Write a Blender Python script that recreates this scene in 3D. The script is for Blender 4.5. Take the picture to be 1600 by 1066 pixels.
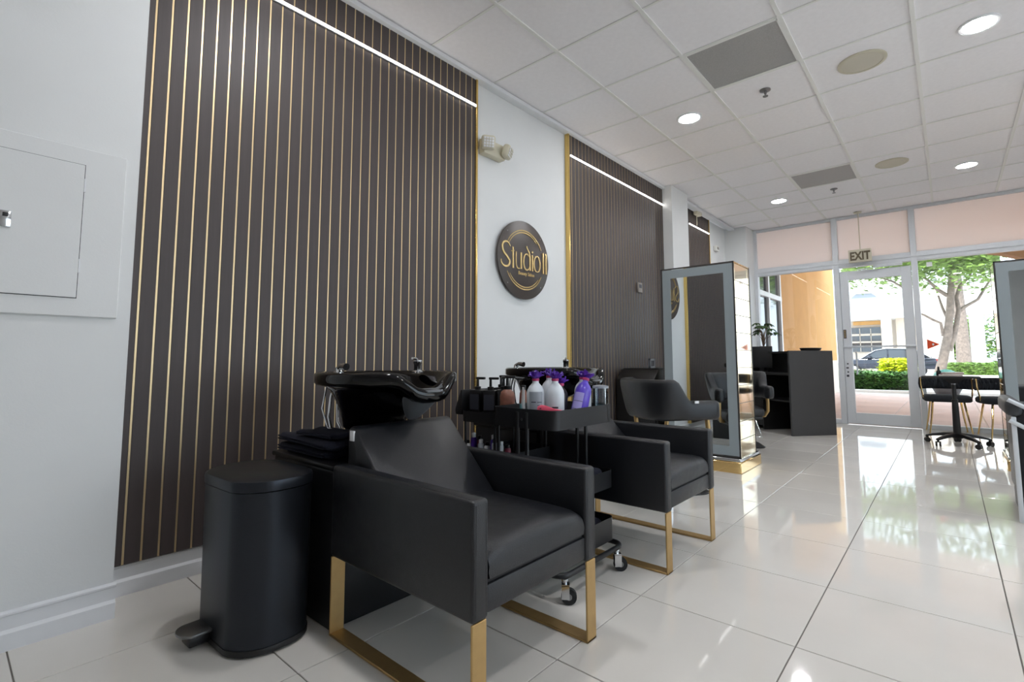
import bpy, bmesh, math, random
from mathutils import Vector, Matrix
random.seed(7)
PI = math.pi
for o in list(bpy.data.objects): bpy.data.objects.remove(o)
scene = bpy.context.scene
COL = scene.collection

# ------------------------------------------------------------------ camera
F, CX, CY = 778.84, 808.58, 496.17
YAW, PITCH, ROLL = [math.radians(a) for a in (40.7908, 4.8641, -0.1503)]
EYE = Vector((0, 0, 0.94))
_f = Vector((-math.sin(YAW)*math.cos(PITCH), math.cos(YAW)*math.cos(PITCH), math.sin(PITCH)))
_r = Vector((math.cos(YAW), math.sin(YAW), 0)); _u = _r.cross(_f)
R_ = _r*math.cos(ROLL) + _u*math.sin(ROLL); U_ = _u*math.cos(ROLL) - _r*math.sin(ROLL)
cd = bpy.data.cameras.new('camera'); cam = bpy.data.objects.new('camera', cd); COL.objects.link(cam)
cam.matrix_world = Matrix(((R_.x, U_.x, -_f.x, EYE.x), (R_.y, U_.y, -_f.y, EYE.y), (R_.z, U_.z, -_f.z, EYE.z), (0, 0, 0, 1)))
cd.sensor_fit = 'HORIZONTAL'; cd.sensor_width = 36; cd.lens = F/1600*36
cd.shift_x = -(CX-800)/1600; cd.shift_y = (CY-533)/1600
cd.clip_start = 0.02; cd.clip_end = 400
scene.camera = cam
def ray(px, py): return _f + R_*((px-CX)/F) - U_*((py-CY)/F)
def on_y(px, py, Y):            # point of a pixel's ray at distance Y along the room
    d = ray(px, py); return EYE + d*(Y/d.y)

# ------------------------------------------------------------------ light
w = bpy.data.worlds.new('sky'); scene.world = w; w.use_nodes = True
bg = w.node_tree.nodes['Background']; bg.inputs[0].default_value = (0.75, 0.87, 1.0, 1); bg.inputs[1].default_value = 3.1
sd = bpy.data.lights.new('sun', 'SUN'); sd.energy = 5.0; sd.angle = math.radians(4); sd.color = (1, .96, .9)
sun = bpy.data.objects.new('sun', sd); COL.objects.link(sun)
sun.rotation_euler = Vector((.12, .55, -.80)).to_track_quat('-Z', 'Y').to_euler(); sun.location = (-5, -20, 30)
vs = scene.view_settings; vs.view_transform = 'Standard'; vs.look = 'None'; vs.exposure = 0.36; vs.gamma = 1
vs.use_curve_mapping = False
LAMP = 162.0        # emission of a ceiling downlight lens
STRIP = 7.0        # emission of a wall light strip

# ------------------------------------------------------------------ materials
def lin(c):
    return tuple(((v/255)/12.92 if v/255 <= .04045 else ((v/255+.055)/1.055)**2.4) for v in c)
MATS = {}
def mat(name, rgb, rough=.5, metal=0, noise=0, nscale=8, bump=0, bscale=40, spec=.5, coat=0, emit=0, stretch=None, aniso=0, rvar=0, crough=.1):
    if name in MATS: return MATS[name]
    m = bpy.data.materials.new(name); m.use_nodes = True; MATS[name] = m
    nt = m.node_tree; N = nt.nodes; L = nt.links; b = N['Principled BSDF']
    c = lin(rgb)
    b.inputs['Base Color'].default_value = (*c, 1); b.inputs['Roughness'].default_value = rough
    b.inputs['Metallic'].default_value = metal; b.inputs['Specular IOR Level'].default_value = spec
    b.inputs['Coat Weight'].default_value = coat; b.inputs['Coat Roughness'].default_value = crough
    if emit:
        b.inputs['Emission Color'].default_value = (*c, 1); b.inputs['Emission Strength'].default_value = emit
    tc = N.new('ShaderNodeTexCoord'); mp = N.new('ShaderNodeMapping'); L.new(tc.outputs['Object'], mp.inputs[0])
    if stretch: mp.inputs['Scale'].default_value = stretch
    if noise or rvar:
        n = N.new('ShaderNodeTexNoise'); n.inputs['Scale'].default_value = nscale; n.inputs['Detail'].default_value = 6
        L.new(mp.outputs[0], n.inputs['Vector'])
    if noise:
        r = N.new('ShaderNodeValToRGB'); L.new(n.outputs['Fac'], r.inputs[0])
        r.color_ramp.elements[0].position = .3; r.color_ramp.elements[1].position = .7
        r.color_ramp.elements[0].color = (*[v*(1-noise) for v in c], 1); r.color_ramp.elements[1].color = (*[min(1, v*(1+noise)) for v in c], 1)
        L.new(r.outputs[0], b.inputs['Base Color'])
    if rvar:
        mr = N.new('ShaderNodeMapRange'); L.new(n.outputs['Fac'], mr.inputs[0])
        mr.inputs[1].default_value = .3; mr.inputs[2].default_value = .7
        mr.inputs[3].default_value = max(0.0, rough-rvar); mr.inputs[4].default_value = rough+rvar
        L.new(mr.outputs[0], b.inputs['Roughness'])
    if bump:
        n2 = N.new('ShaderNodeTexNoise'); n2.inputs['Scale'].default_value = bscale; n2.inputs['Detail'].default_value = 3
        L.new(mp.outputs[0], n2.inputs['Vector'])
        bp = N.new('ShaderNodeBump'); bp.inputs['Strength'].default_value = bump; bp.inputs['Distance'].default_value = .004
        L.new(n2.outputs['Fac'], bp.inputs['Height']); L.new(bp.outputs[0], b.inputs['Normal'])
    return m
def glass_mat(name, tint=(1, 1, 1), refl=1.0):
    m = bpy.data.materials.new(name); m.use_nodes = True; nt = m.node_tree; N = nt.nodes; L = nt.links
    N.remove(N['Principled BSDF']); out = N['Material Output']
    t = N.new('ShaderNodeBsdfTransparent'); t.inputs[0].default_value = (*tint, 1)
    g = N.new('ShaderNodeBsdfGlossy'); g.inputs['Roughness'].default_value = .005; g.inputs[0].default_value = (refl, refl, refl, 1)
    fr = N.new('ShaderNodeFresnel'); fr.inputs[0].default_value = 1.5; mx = N.new('ShaderNodeMixShader')
    L.new(fr.outputs[0], mx.inputs[0]); L.new(t.outputs[0], mx.inputs[1]); L.new(g.outputs[0], mx.inputs[2]); L.new(mx.outputs[0], out.inputs[0])
    return m
M_wall = mat('white_wall_paint', (226, 228, 228), .6, noise=.02, nscale=3, bump=.06, bscale=160)
M_ceil = mat('ceiling_tile_white', (248, 246, 248), .9, noise=.02, nscale=30, bump=.25, bscale=220)
M_grid = mat('ceiling_grid_white', (238, 238, 234), .5)
M_trim = mat('white_gloss_trim', (228, 230, 233), .35, noise=.015, nscale=5)
M_grout = mat('tile_grout', (120, 116, 110), .9)
M_tile = mat('polished_porcelain', (222, 218, 211), .045, noise=.035, nscale=2.2, rvar=.02, spec=.6)
M_slat = mat('dark_brown_slat', (68, 60, 59), .5, noise=.10, nscale=5, stretch=(14, 14, .6), bump=.1, bscale=60)
M_slatback = mat('dark_slat_groove', (40, 32, 28), .8)
M_gold = mat('brushed_gold_strip', (220, 196, 152), .38, metal=.7)
M_brass = mat('polished_brass', (230, 196, 120), .2, metal=.8)
M_leg = mat('satin_gold_leg', (190, 158, 106), .4, metal=.7, noise=.04, nscale=40)
M_leather = mat('black_leatherette', (20, 22, 27), .38, noise=.08, nscale=30, bump=.35, bscale=420, rvar=.05, coat=.1, crough=.3)
M_seam = mat('black_seam', (14, 14, 15), .6)
M_blackgloss = mat('black_gloss_ceramic', (4, 4, 5), .07, spec=.4)
M_blackmatte = mat('black_matte_metal', (24, 25, 28), .42)
M_blackplastic = mat('black_plastic', (18, 18, 20), .4)
M_rubber = mat('dark_grey_rubber', (58, 60, 63), .45)
M_chrome = mat('chrome', (215, 217, 220), .1, metal=1)
M_steel = mat('brushed_steel', (150, 150, 152), .3, metal=1)
M_towel = mat('navy_terry_towel', (22, 25, 42), .95, noise=.2, nscale=120, bump=.9, bscale=260)
M_desk = mat('charcoal_laminate', (66, 66, 68), .4, noise=.04, nscale=4)
M_deskin = mat('black_laminate', (26, 26, 27), .45)
M_alum = mat('painted_aluminium', (220, 224, 228), .4, noise=.015, nscale=6)
M_mirror = mat('mirror_silver', (225, 230, 232), .01, metal=1)
M_frost = mat('frosted_mirror_border', (150, 160, 164), .45, metal=.0, spec=.6)
M_mirredge = mat('dark_mirror_edge', (62, 60, 58), .3)
M_goldmir = mat('gold_mirror_panel', (248, 230, 196), .05, metal=1, bump=.06, bscale=3)
M_goldmir2 = mat('gold_polished_base', (236, 202, 140), .08, metal=1)
M_lamp = mat('lamp_lens_light', (252, 252, 255), .4, emit=LAMP)
M_strip = mat('strip_light_diffuser', (255, 250, 244), .4, emit=STRIP)
M_cream = mat('cream_plastic', (214, 208, 186), .45)
M_beige = mat('aged_beige_plastic', (206, 200, 180), .5)
M_grille = mat('grey_perforated_grille', (176, 176, 175), .5, metal=.3, noise=.35, nscale=400, bump=.3, bscale=500)
M_sign = mat('bronze_brown_sign', (74, 66, 62), .42, noise=.05, nscale=6)
M_goldtext = mat('gold_mirror_letter', (240, 212, 150), .2, metal=.6)
M_exit = mat('exit_letter_brown', (96, 84, 62), .5)
M_white = mat('white_plastic', (235, 236, 238), .3)
M_whiteb = mat('white_bottle_plastic', (214, 220, 226), .3)
M_greyb = mat('frosted_grey_bottle', (150, 156, 164), .3)
M_purple = mat('purple_bottle_plastic', (92, 70, 190), .28)
M_purplecap = mat('purple_gathered_wrap', (76, 28, 150), .35, noise=.25, nscale=60)
M_lilac = mat('lilac_printed_label', (168, 160, 220), .4)
M_pinkband = mat('pink_band', (190, 60, 110), .5)
M_pink = mat('coral_pink_plastic', (238, 92, 118), .35)
M_copper = mat('copper_brown_bottle', (138, 90, 74), .4, noise=.2, nscale=70)
M_teal = mat('teal_print', (110, 170, 176), .4)
M_darkteal = mat('dark_teal_print', (16, 70, 78), .4)
M_print = mat('dark_label_print', (46, 48, 58), .5)
M_maroon = mat('maroon_print', (120, 40, 60), .5)
M_clear = glass_mat('clear_plastic', (.86, .9, .92))
M_glass = glass_mat('window_glass', (.97, .985, .98))
def film_mat(name, c):
    m = bpy.data.materials.new(name); m.use_nodes = True; nt = m.node_tree; N = nt.nodes; L = nt.links
    N.remove(N['Principled BSDF']); a = N.new('ShaderNodeBsdfDiffuse'); b = N.new('ShaderNodeBsdfTranslucent'); mx = N.new('ShaderNodeMixShader')
    n = N.new('ShaderNodeTexNoise'); n.inputs['Scale'].default_value = .8; r = N.new('ShaderNodeValToRGB'); L.new(n.outputs[0], r.inputs[0])
    r.color_ramp.elements[0].color = (*[v*.94 for v in c], 1); r.color_ramp.elements[1].color = (*c, 1)
    for q in (a, b): L.new(r.outputs[0], q.inputs[0])
    mx.inputs[0].default_value = .7; L.new(a.outputs[0], mx.inputs[1]); L.new(b.outputs[0], mx.inputs[2]); L.new(mx.outputs[0], N['Material Output'].inputs[0])
    return m
M_film = film_mat('cream_window_film', (1.0, .955, .93))
M_leaf = mat('glossy_green_leaf', (52, 84, 40), .4, noise=.3, nscale=20)
M_pot = mat('grey_brown_pot', (120, 104, 92), .7, noise=.1, nscale=20)
M_stem = mat('plant_stem', (110, 90, 70), .8)
M_velvet = mat('black_velvet', (20, 25, 32), .85, noise=.25, nscale=30)
M_tan = mat('tan_stucco', (216, 168, 106), .9, noise=.04, nscale=3, bump=.3, bscale=60)
M_tan2 = mat('brown_stucco_beam', (196, 150, 100), .9, noise=.04, nscale=3, bump=.3, bscale=60)
M_creamst = mat('cream_stucco', (232, 220, 206), .9, noise=.03, nscale=3)
M_soffit = mat('cream_soffit', (252, 240, 232), .9, noise=.02, nscale=2)
M_paver = mat('pink_concrete_paver', (216, 194, 188), .85, noise=.07, nscale=1.2)
M_curb = mat('pale_concrete', (216, 212, 208), .9, noise=.05, nscale=4)
M_asphalt = mat('pale_asphalt', (188, 186, 186), .95, noise=.06, nscale=1)
M_hedge = mat('hedge_leaf_green', (74, 116, 52), .6, noise=.45, nscale=9)
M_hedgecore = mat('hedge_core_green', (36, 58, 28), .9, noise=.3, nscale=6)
M_hedge2 = mat('pale_hedge_leaf', (168, 196, 110), .6, noise=.35, nscale=9)
M_yellow = mat('yellow_shrub_leaf', (214, 224, 40), .6, noise=.3, nscale=9)
M_ornam = mat('silvery_ground_cover', (176, 182, 150), .7, noise=.3, nscale=12)
M_treeleaf = mat('tree_leaf_green', (120, 148, 70), .5, noise=.4, nscale=6)
M_bark = mat('grey_bark', (132, 118, 108), .9, noise=.3, nscale=8, bump=.6, bscale=30)
M_bwhite = mat('white_building_stucco', (245, 244, 240), .9)
M_bbeige = mat('beige_building_stucco', (222, 210, 196), .9)
M_car = mat('dark_blue_car_paint', (26, 32, 48), .2, metal=.4, coat=1)
M_carglass = mat('car_window_glass', (46, 54, 62), .05, spec=1)
M_tyre = mat('tyre_rubber', (30, 30, 32), .8)
M_orange = mat('orange_red_sticker', (232, 82, 40), .5)
M_red = mat('tail_light_red', (150, 24, 30), .3)
M_tealgreen = mat('teal_green_plastic', (44, 130, 112), .4)

# ------------------------------------------------------------------ builders
class MB:
    def __init__(s): s.bm = bmesh.new()
    def _join(s, b2, M=None):
        if M is not None: bmesh.ops.transform(b2, matrix=M, verts=b2.verts)
        me = bpy.data.meshes.new('t'); b2.to_mesh(me); b2.free(); s.bm.from_mesh(me); bpy.data.meshes.remove(me); return s
    def box(s, x0, x1, y0, y1, z0, z1, bev=0, seg=2, M=None):
        b = bmesh.new(); bmesh.ops.create_cube(b, size=1)
        for v in b.verts: v.co = Vector(((x0+x1)/2+v.co.x*(x1-x0), (y0+y1)/2+v.co.y*(y1-y0), (z0+z1)/2+v.co.z*(z1-z0)))
        if bev: bmesh.ops.bevel(b, geom=list(b.edges), offset=bev, segments=seg, profile=.5, affect='EDGES', clamp_overlap=True)
        return s._join(b, M)
    def prism(s, poly, axis, a, c, bev=0, seg=2, M=None):
        def P(u, v, t): return {'x': (t, u, v), 'y': (u, t, v), 'z': (u, v, t)}[axis]
        b = bmesh.new()
        A = [b.verts.new(P(u, v, a)) for u, v in poly]; C = [b.verts.new(P(u, v, c)) for u, v in poly]; n = len(poly)
        b.faces.new(A); b.faces.new(C[::-1])
        for i in range(n): b.faces.new((A[i], C[i], C[(i+1) % n], A[(i+1) % n]))
        bmesh.ops.recalc_face_normals(b, faces=b.faces)
        if bev: bmesh.ops.bevel(b, geom=list(b.edges), offset=bev, segments=seg, profile=.5, affect='EDGES', clamp_overlap=True)
        return s._join(b, M)
    def loft(s, rings, cap=True, closed=True, loop=False):
        b = s.bm; V = [[b.verts.new(p) for p in r] for r in rings]; n = len(rings[0]); fs = []
        m = len(V)
        for i in range(m if loop else m-1):
            A, B = V[i], V[(i+1) % m]
            for j in range(n if closed else n-1):
                k = (j+1) % n; fs.append(b.faces.new((A[j], A[k], B[k], B[j])))
        if cap and not loop: fs.append(b.faces.new(V[0][::-1])); fs.append(b.faces.new(V[-1]))
        bmesh.ops.recalc_face_normals(b, faces=fs); return s
    def lathe(s, prof, n=24, c=(0, 0, 0), sx=1, sy=1):
        return s.loft([[(c[0]+r*sx*math.cos(2*PI*k/n), c[1]+r*sy*math.sin(2*PI*k/n), c[2]+z) for k in range(n)] for r, z in prof])
    def tube(s, pts, r, n=10, loop=False):
        pts = [Vector(p) for p in pts]; m = len(pts); rings = []
        rr = r if isinstance(r, (list, tuple)) else [r]*m
        up = None
        for i, p in enumerate(pts):
            if loop: t = (pts[(i+1) % m]-pts[i-1])
            else: t = pts[min(i+1, m-1)]-pts[max(i-1, 0)]
            t.normalize()
            if up is None:
                up = Vector((0, 0, 1)) if abs(t.z) < .9 else Vector((1, 0, 0))
            a = t.cross(up).normalized(); up = a.cross(t).normalized()
            rings.append([tuple(p+(a*math.cos(2*PI*k/n)+up*math.sin(2*PI*k/n))*rr[i]) for k in range(n)])
        return s.loft(rings, loop=loop)
    def cyl(s, p0, p1, r0, r1=None, n=16): return s.tube([p0, p1], [r0, r0 if r1 is None else r1], n)
    def ball(s, c, r, n=14, m=8):
        rx, ry, rz = r if isinstance(r, (tuple, list)) else (r, r, r)
        pr = [(math.sin(PI*(i+.02)/(m+.04)), -math.cos(PI*(i+.02)/(m+.04))) for i in range(m+1)]
        return s.loft([[(c[0]+q*rx*math.cos(2*PI*k/n), c[1]+q*ry*math.sin(2*PI*k/n), c[2]+z*rz) for k in range(n)] for q, z in pr])
    def ribbon(s, pts, width, to3, d0, d1):      # flat stroke in (u,v), raised from depth d0 to d1
        m = len(pts); W = width if isinstance(width, (list, tuple)) else [width]*m; rings = []
        for i, (u, v) in enumerate(pts):
            a = pts[max(i-1, 0)]; c = pts[min(i+1, m-1)]; tx, ty = c[0]-a[0], c[1]-a[1]; l = math.hypot(tx, ty) or 1
            nx, ny = -ty/l*W[i]/2, tx/l*W[i]/2
            rings.append([to3(u+nx, v+ny, d0), to3(u-nx, v-ny, d0), to3(u-nx, v-ny, d1), to3(u+nx, v+ny, d1)])
        return s.loft(rings)
    def leaves(s, pts, size, flat=.35):          # many small leaf quads at given points
        b = s.bm
        for p in pts:
            a = random.uniform(0, 2*PI); e = random.uniform(-1, 1)*(1-flat); sz = size*random.uniform(.6, 1.3)
            d = Vector((math.cos(a), math.sin(a), e)).normalized(); q = d.cross(Vector((random.uniform(-1, 1), random.uniform(-1, 1), 1.2))).normalized()
            p = Vector(p)
            vs_ = [b.verts.new(p-d*sz), b.verts.new(p+q*sz*.45), b.verts.new(p+d*sz), b.verts.new(p-q*sz*.45)]
            b.faces.new(vs_)
        return s
    def mesh(s, name, m, smooth=True, ang=40):
        me = bpy.data.meshes.new(name); s.bm.to_mesh(me); s.bm.free()
        if smooth:
            me.polygons.foreach_set('use_smooth', [True]*len(me.polygons)); me.set_sharp_from_angle(angle=math.radians(ang))
        me.materials.append(m); return me
    def build(s, name, m, parent=None, smooth=True, ang=40, **k):
        o = bpy.data.objects.new(name, s.mesh(name, m, smooth, ang)); COL.objects.link(o)
        if parent is not None: o.parent = parent
        return tag(o, **k)
def tag(o, label=None, cat=None, group=None, kind=None):
    if label: o['label'] = label
    if cat: o['category'] = cat
    if group: o['group'] = group
    if kind: o['kind'] = kind
    return o
def thing(name, label, cat, loc=(0, 0, 0), rz=0, group=None):
    o = bpy.data.objects.new(name, None); COL.objects.link(o); o.location = loc; o.rotation_euler = (0, 0, rz); o.empty_display_size = .1
    return tag(o, label, cat, group)
def inst(name, me, parent, loc=(0, 0, 0), rot=None):
    o = bpy.data.objects.new(name, me); COL.objects.link(o); o.parent = parent; o.location = loc
    if rot: o.rotation_euler = rot
    return o
def copy_tree(o, parent=None):
    kids = list(o.children); c = o.copy(); COL.objects.link(c); c.parent = parent
    for k in kids: copy_tree(k, c)
    return c
def dup(root, loc, rz, label, group=None):
    c = copy_tree(root); c.location = loc; c.rotation_euler = (0, 0, rz); c['label'] = label
    if group: c['group'] = group
    return c
def text_mesh(txt, size, depth, bold=0):
    cu = bpy.data.curves.new('txt', 'FONT'); cu.body = txt; cu.size = size; cu.extrude = depth; cu.offset = bold; cu.align_x = 'CENTER'; cu.resolution_u = 3
    o = bpy.data.objects.new('txt', cu); COL.objects.link(o); dg = bpy.context.evaluated_depsgraph_get(); dg.update()
    me = bpy.data.meshes.new_from_object(o.evaluated_get(dg)); bpy.data.objects.remove(o); bpy.data.curves.remove(cu); return me
def arc(cx, cy, r, a0, a1, n=16, ry=None):
    ry = r if ry is None else ry
    return [(cx+r*math.cos(math.radians(a0+(a1-a0)*i/n)), cy+ry*math.sin(math.radians(a0+(a1-a0)*i/n))) for i in range(n+1)]
def rrect(x0, x1, y0, y1, r, n=5):
    return arc(x1-r, y1-r, r, 0, 90, n)+arc(x0+r, y1-r, r, 90, 180, n)+arc(x0+r, y0+r, r, 180, 270, n)+arc(x1-r, y0+r, r, 270, 360, n)
def smooth01(t): t = max(0, min(1, t)); return t*t*(3-2*t)

# ------------------------------------------------------------------ room shell
XL, XR, YB, YF, ZC = -2.585, 3.2, -3.6, 8.746, 3.058
# floor
fl = MB().box(XL-.15, XR+.1, YB-.1, YF+.05, -.12, -.004).build('floor', M_grout, smooth=False, kind='structure', label='floor of large polished cream porcelain tiles')
xs = [-2.094+.5525*k for k in range(-1, 11)]; ys = [.205+.5635*k for k in range(-7, 16)]
xe = [XL] + [x for x in xs if XL+.02 < x < XR-.02] + [XR]; ye = [YB] + [y for y in ys if YB+.02 < y < YF-.04] + [YF-.03]
cache = {}
for i in range(len(xe)-1):
    for j in range(len(ye)-1):
        wx, wy = xe[i+1]-xe[i]-.004, ye[j+1]-ye[j]-.004; key = (round(wx, 3), round(wy, 3))
        if key not in cache: cache[key] = MB().box(-wx/2, wx/2, -wy/2, wy/2, -.008, 0, .0012, 1).mesh('tile', M_tile, smooth=False)
        inst('tile', cache[key], fl, ((xe[i]+xe[i+1])/2, (ye[j]+ye[j+1])/2, 0))
# ceiling
ce = MB().box(XL-.2, XR+.2, YB-.2, YF+.25, ZC+.03, ZC+.25).build('ceiling', M_ceil, smooth=False, kind='structure', label='white suspended ceiling of square tiles')
cxs = [-2.55+.625*k for k in range(0, 10)]; cys = [2.66+.611*k for k in range(-11, 11)]
cxe = [c for c in cxs if c < XR-.02] + [XR]; cye = [YB] + [c for c in cys if YB+.05 < c] ; cye[-1] = YF
SKIP = {(-1.30, 3.27), (-1.30, 6.326)}
vents = [(-.988, 3.577), (-.988, 6.632)]
cache = {}
for i in range(len(cxe)-1):
    for j in range(len(cye)-1):
        xc, yc = (cxe[i]+cxe[i+1])/2, (cye[j]+cye[j+1])/2
        if any(abs(xc-a) < .1 and abs(yc-b) < .1 for a, b in vents): continue
        wx, wy = cxe[i+1]-cxe[i]-.012, cye[j+1]-cye[j]-.012; key = (round(wx, 3), round(wy, 3))
        if key not in cache: cache[key] = MB().box(-wx/2, wx/2, -wy/2, wy/2, 0, .016, .002, 1).mesh('ceiling_tile', M_ceil, smooth=False)
        inst('ceiling_tile', cache[key], ce, (xc, yc, ZC+.004))
mx = MB().box(-.012, .012, YB, YF, 0, .012).mesh('grid_bar', M_grid, smooth=False)
for x in cxe: inst('grid_bar', mx, ce, (x, 0, ZC-.004))
my = MB().box(XL, XR, -.008, .008, 0, .010).mesh('grid_bar', M_grid, smooth=False)
for y in cye[1:-1]: inst('grid_bar', my, ce, (0, y, ZC-.002))
# wall angle along the left wall
MB().box(XL-.02, -2.52, .475, 8.3, ZC-.035, ZC-.004, .003).build('trim_1', M_trim, kind='structure', label='white metal wall angle where ceiling meets the left wall')
# left wall
MB().box(XL-.15, XL, .2, 5.69, 0, ZC).build('wall_left', M_wall, smooth=False, kind='structure', label='white painted left wall behind the slatted panels')
MB().box(XL-.15, -2.39, YB, .475, 0, ZC).build('wall_left_near', M_wall, smooth=False, kind='structure', label='white wall section standing forward at the left edge')
MB().box(XL-.15, -2.437, 5.69, 6.18, 0, ZC).build('wall_left_pilaster', M_wall, smooth=False, kind='structure', label='white pilaster between the second and third slatted panels')
MB().box(-2.85, -2.675, 6.1, 8.75, 0, ZC).build('wall_left_far', M_wall, smooth=False, kind='structure', label='white recessed wall near the shop window')
MB().box(-2.8, -2.345, 8.3, YF+.1, 0, ZC).build('wall_front_column', M_wall, smooth=False, kind='structure', label='white corner column beside the shop window')
MB().box(XL-.2, XR+.2, YB-.15, YB, 0, ZC).build('wall_back', M_wall, smooth=False, kind='structure', label='white wall at the back of the salon')
WY0, WY1 = .9, 5.4       # side window opening
wr = MB(); wr.box(XR, XR+.15, YB, WY0, 0, ZC); wr.box(XR, XR+.15, WY1, YF+.1, 0, ZC); wr.box(XR, XR+.15, WY0, WY1, 0, .35); wr.box(XR, XR+.15, WY0, WY1, 2.6, ZC)
wr.build('wall_right', M_wall, smooth=False, kind='structure', label='white right wall with a wide window')
w2 = MB()
for y in (WY0, (WY0+WY1)/2-.025, WY1-.05): w2.box(XR+.04, XR+.1, y, y+.05, .35, 2.6)
w2.box(XR+.04, XR+.1, WY0, WY1, .35, .4); w2.box(XR+.04, XR+.1, WY0, WY1, 2.55, 2.6)
w2 = w2.build('window_2', M_alum, smooth=False, kind='structure', label='aluminium side window in the right wall')
for y in (WY0+.05, (WY0+WY1)/2+.025): MB().box(XR+.065, XR+.071, y, y+(WY1-WY0)/2-.075, .4, 2.55).build('pane', M_glass, w2, smooth=False)
# baseboards
def baseprof(x): return [(x, 0), (x+.020, 0), (x+.020, .055), (x+.013, .066), (x+.013, .108), (x+.017, .112), (x+.017, .118), (x+.008, .124), (x, .124)]
MB().prism(baseprof(XL), 'y', .475, 5.69).build('baseboard_left', M_trim, ang=20, kind='structure', label='white moulded baseboard under the slatted panels')
MB().prism(baseprof(-2.392), 'y', YB, .482).build('baseboard_left_near', M_trim, ang=20, kind='structure', label='white moulded baseboard of the near wall section')
MB().box(-2.675, -2.66, 6.18, 8.3, 0, .12, .003).build('baseboard_left_far', M_trim, kind='structure', label='white baseboard of the recessed wall')

# ------------------------------------------------------------------ storefront
fr = MB()
def FB(x0, x1, z0, z1, y0=YF-.05, y1=YF+.06): fr.box(x0, x1, y0, y1, z0, z1, .003, 1)
FB(-2.352, -2.302, 0, ZC); FB(-1.245, -1.172, 0, ZC); FB(-.325, -.257, 0, ZC); FB(1.10, 1.17, 0, ZC); FB(2.2, 2.27, 0, ZC); FB(3.14, 3.2, 0, ZC)
fr.box(-2.302, 3.14, YF-.045, YF+.055, 2.292, 2.415, .003, 1); fr.box(-2.302, 3.14, YF-.06, YF-.045, 2.34, 2.37, .003, 1)
fr.box(-2.302, 3.14, YF-.045, YF+.055, ZC-.04, ZC)
for a, b in ((-2.302, -1.245), (-.257, 1.10), (1.17, 2.2), (2.27, 3.14)): fr.box(a, b, YF-.045, YF+.055, 0, .06, .003, 1)
win = fr.build('window_1', M_alum, smooth=False, kind='structure', label='grey aluminium shopfront frame with transom panes')
for a, b in ((-2.302, -1.245), (-1.172, -.325), (-.257, 1.10), (1.17, 2.2), (2.27, 3.14)):
    MB().box(a, b, YF-.003, YF+.003, 2.415, ZC-.04).build('pane', M_film, win, smooth=False, label='cream frosted transom pane')
    if a != -1.172: MB().box(a, b, YF-.003, YF+.003, .06, 2.292).build('pane', M_glass, win, smooth=False)
d = MB(); DX0, DX1 = -1.168, -.330
d.box(DX0, -1.065, YF-.03, YF+.02, .012, 2.23, .003, 1); d.box(-.445, DX1, YF-.03, YF+.02, .012, 2.23, .003, 1)
d.box(-1.065, -.445, YF-.03, YF+.02, .012, .165, .003, 1); d.box(-1.065, -.445, YF-.03, YF+.02, 2.10, 2.23, .003, 1)
door = d.build('door_1', M_alum, smooth=False, kind='structure', label='grey aluminium glass door under the exit sign')
MB().box(-1.065, -.445, YF-.008, YF-.002, .165, 2.10).build('pane', M_glass, door, smooth=False)
MB().box(DX0-.005, DX1+.005, YF-.05, YF-.03, 1.105, 1.13, .004).build('push_bar', M_alum, door)
MB().tube([(-1.03, YF+.03, .72), (-1.03, YF+.08, .74), (-1.03, YF+.08, 1.02), (-1.03, YF+.03, 1.04)], .011).build('pull_handle', M_alum, door)
MB().box(-1.16, -1.125, YF-.035, YF-.029, 1.24, 1.37).build('name_plate', M_print, door, label='black and gold notice strip')
for k in range(4): MB().box(-1.152, -1.133, YF-.0365, YF-.0345, 1.258+k*.028, 1.272+k*.028).build('print_mark', M_goldtext, door, smooth=False)
for k, (z, hh) in enumerate(((.86, .02), (.80, .02), (.74, .02), (.68, .03))):
    MB().box(-1.14-.01*(k % 2), -1.12, YF-.0325, YF-.029, z, z+hh).build('sticker_mark', M_print, door, smooth=False)
dc = MB().box(-.75, -.42, YF-.085, YF-.03, 2.245, 2.285, .004).build('door_closer', M_alum, door)
MB().tube([(-.72, YF-.06, 2.25), (-.95, YF-.10, 2.235), (-.70, YF-.05, 2.21)], .008).build('closer_arm', M_alum, dc)
# stickers on the glass
st = MB().prism([(-.15, 0), (.105, .09), (-.15, .19)], 'y', 0, .002); so = st.build('triangle_sticker', M_orange, smooth=False, label='orange triangle sticker on the glass right of the door', cat='sticker')
p = on_y(1446, 546, YF-.006); so.location = (p.x+.10, YF-.008, p.z); so.scale = (.52, 1, .72)
MB().lathe([(.022, 0), (.022, .002)], 12).build('white_dot', M_white, so).location = (-.03, -.0005, .09); so.children[0].rotation_euler = (PI/2, 0, 0)
p = on_y(1452, 413, YF-.006); MB().box(p.x-.03, p.x+.03, YF-.008, YF-.006, p.z-.03, p.z+.03).build('square_sticker', M_white, smooth=False, label='small white square sticker high on the right pane', cat='sticker')

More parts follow.
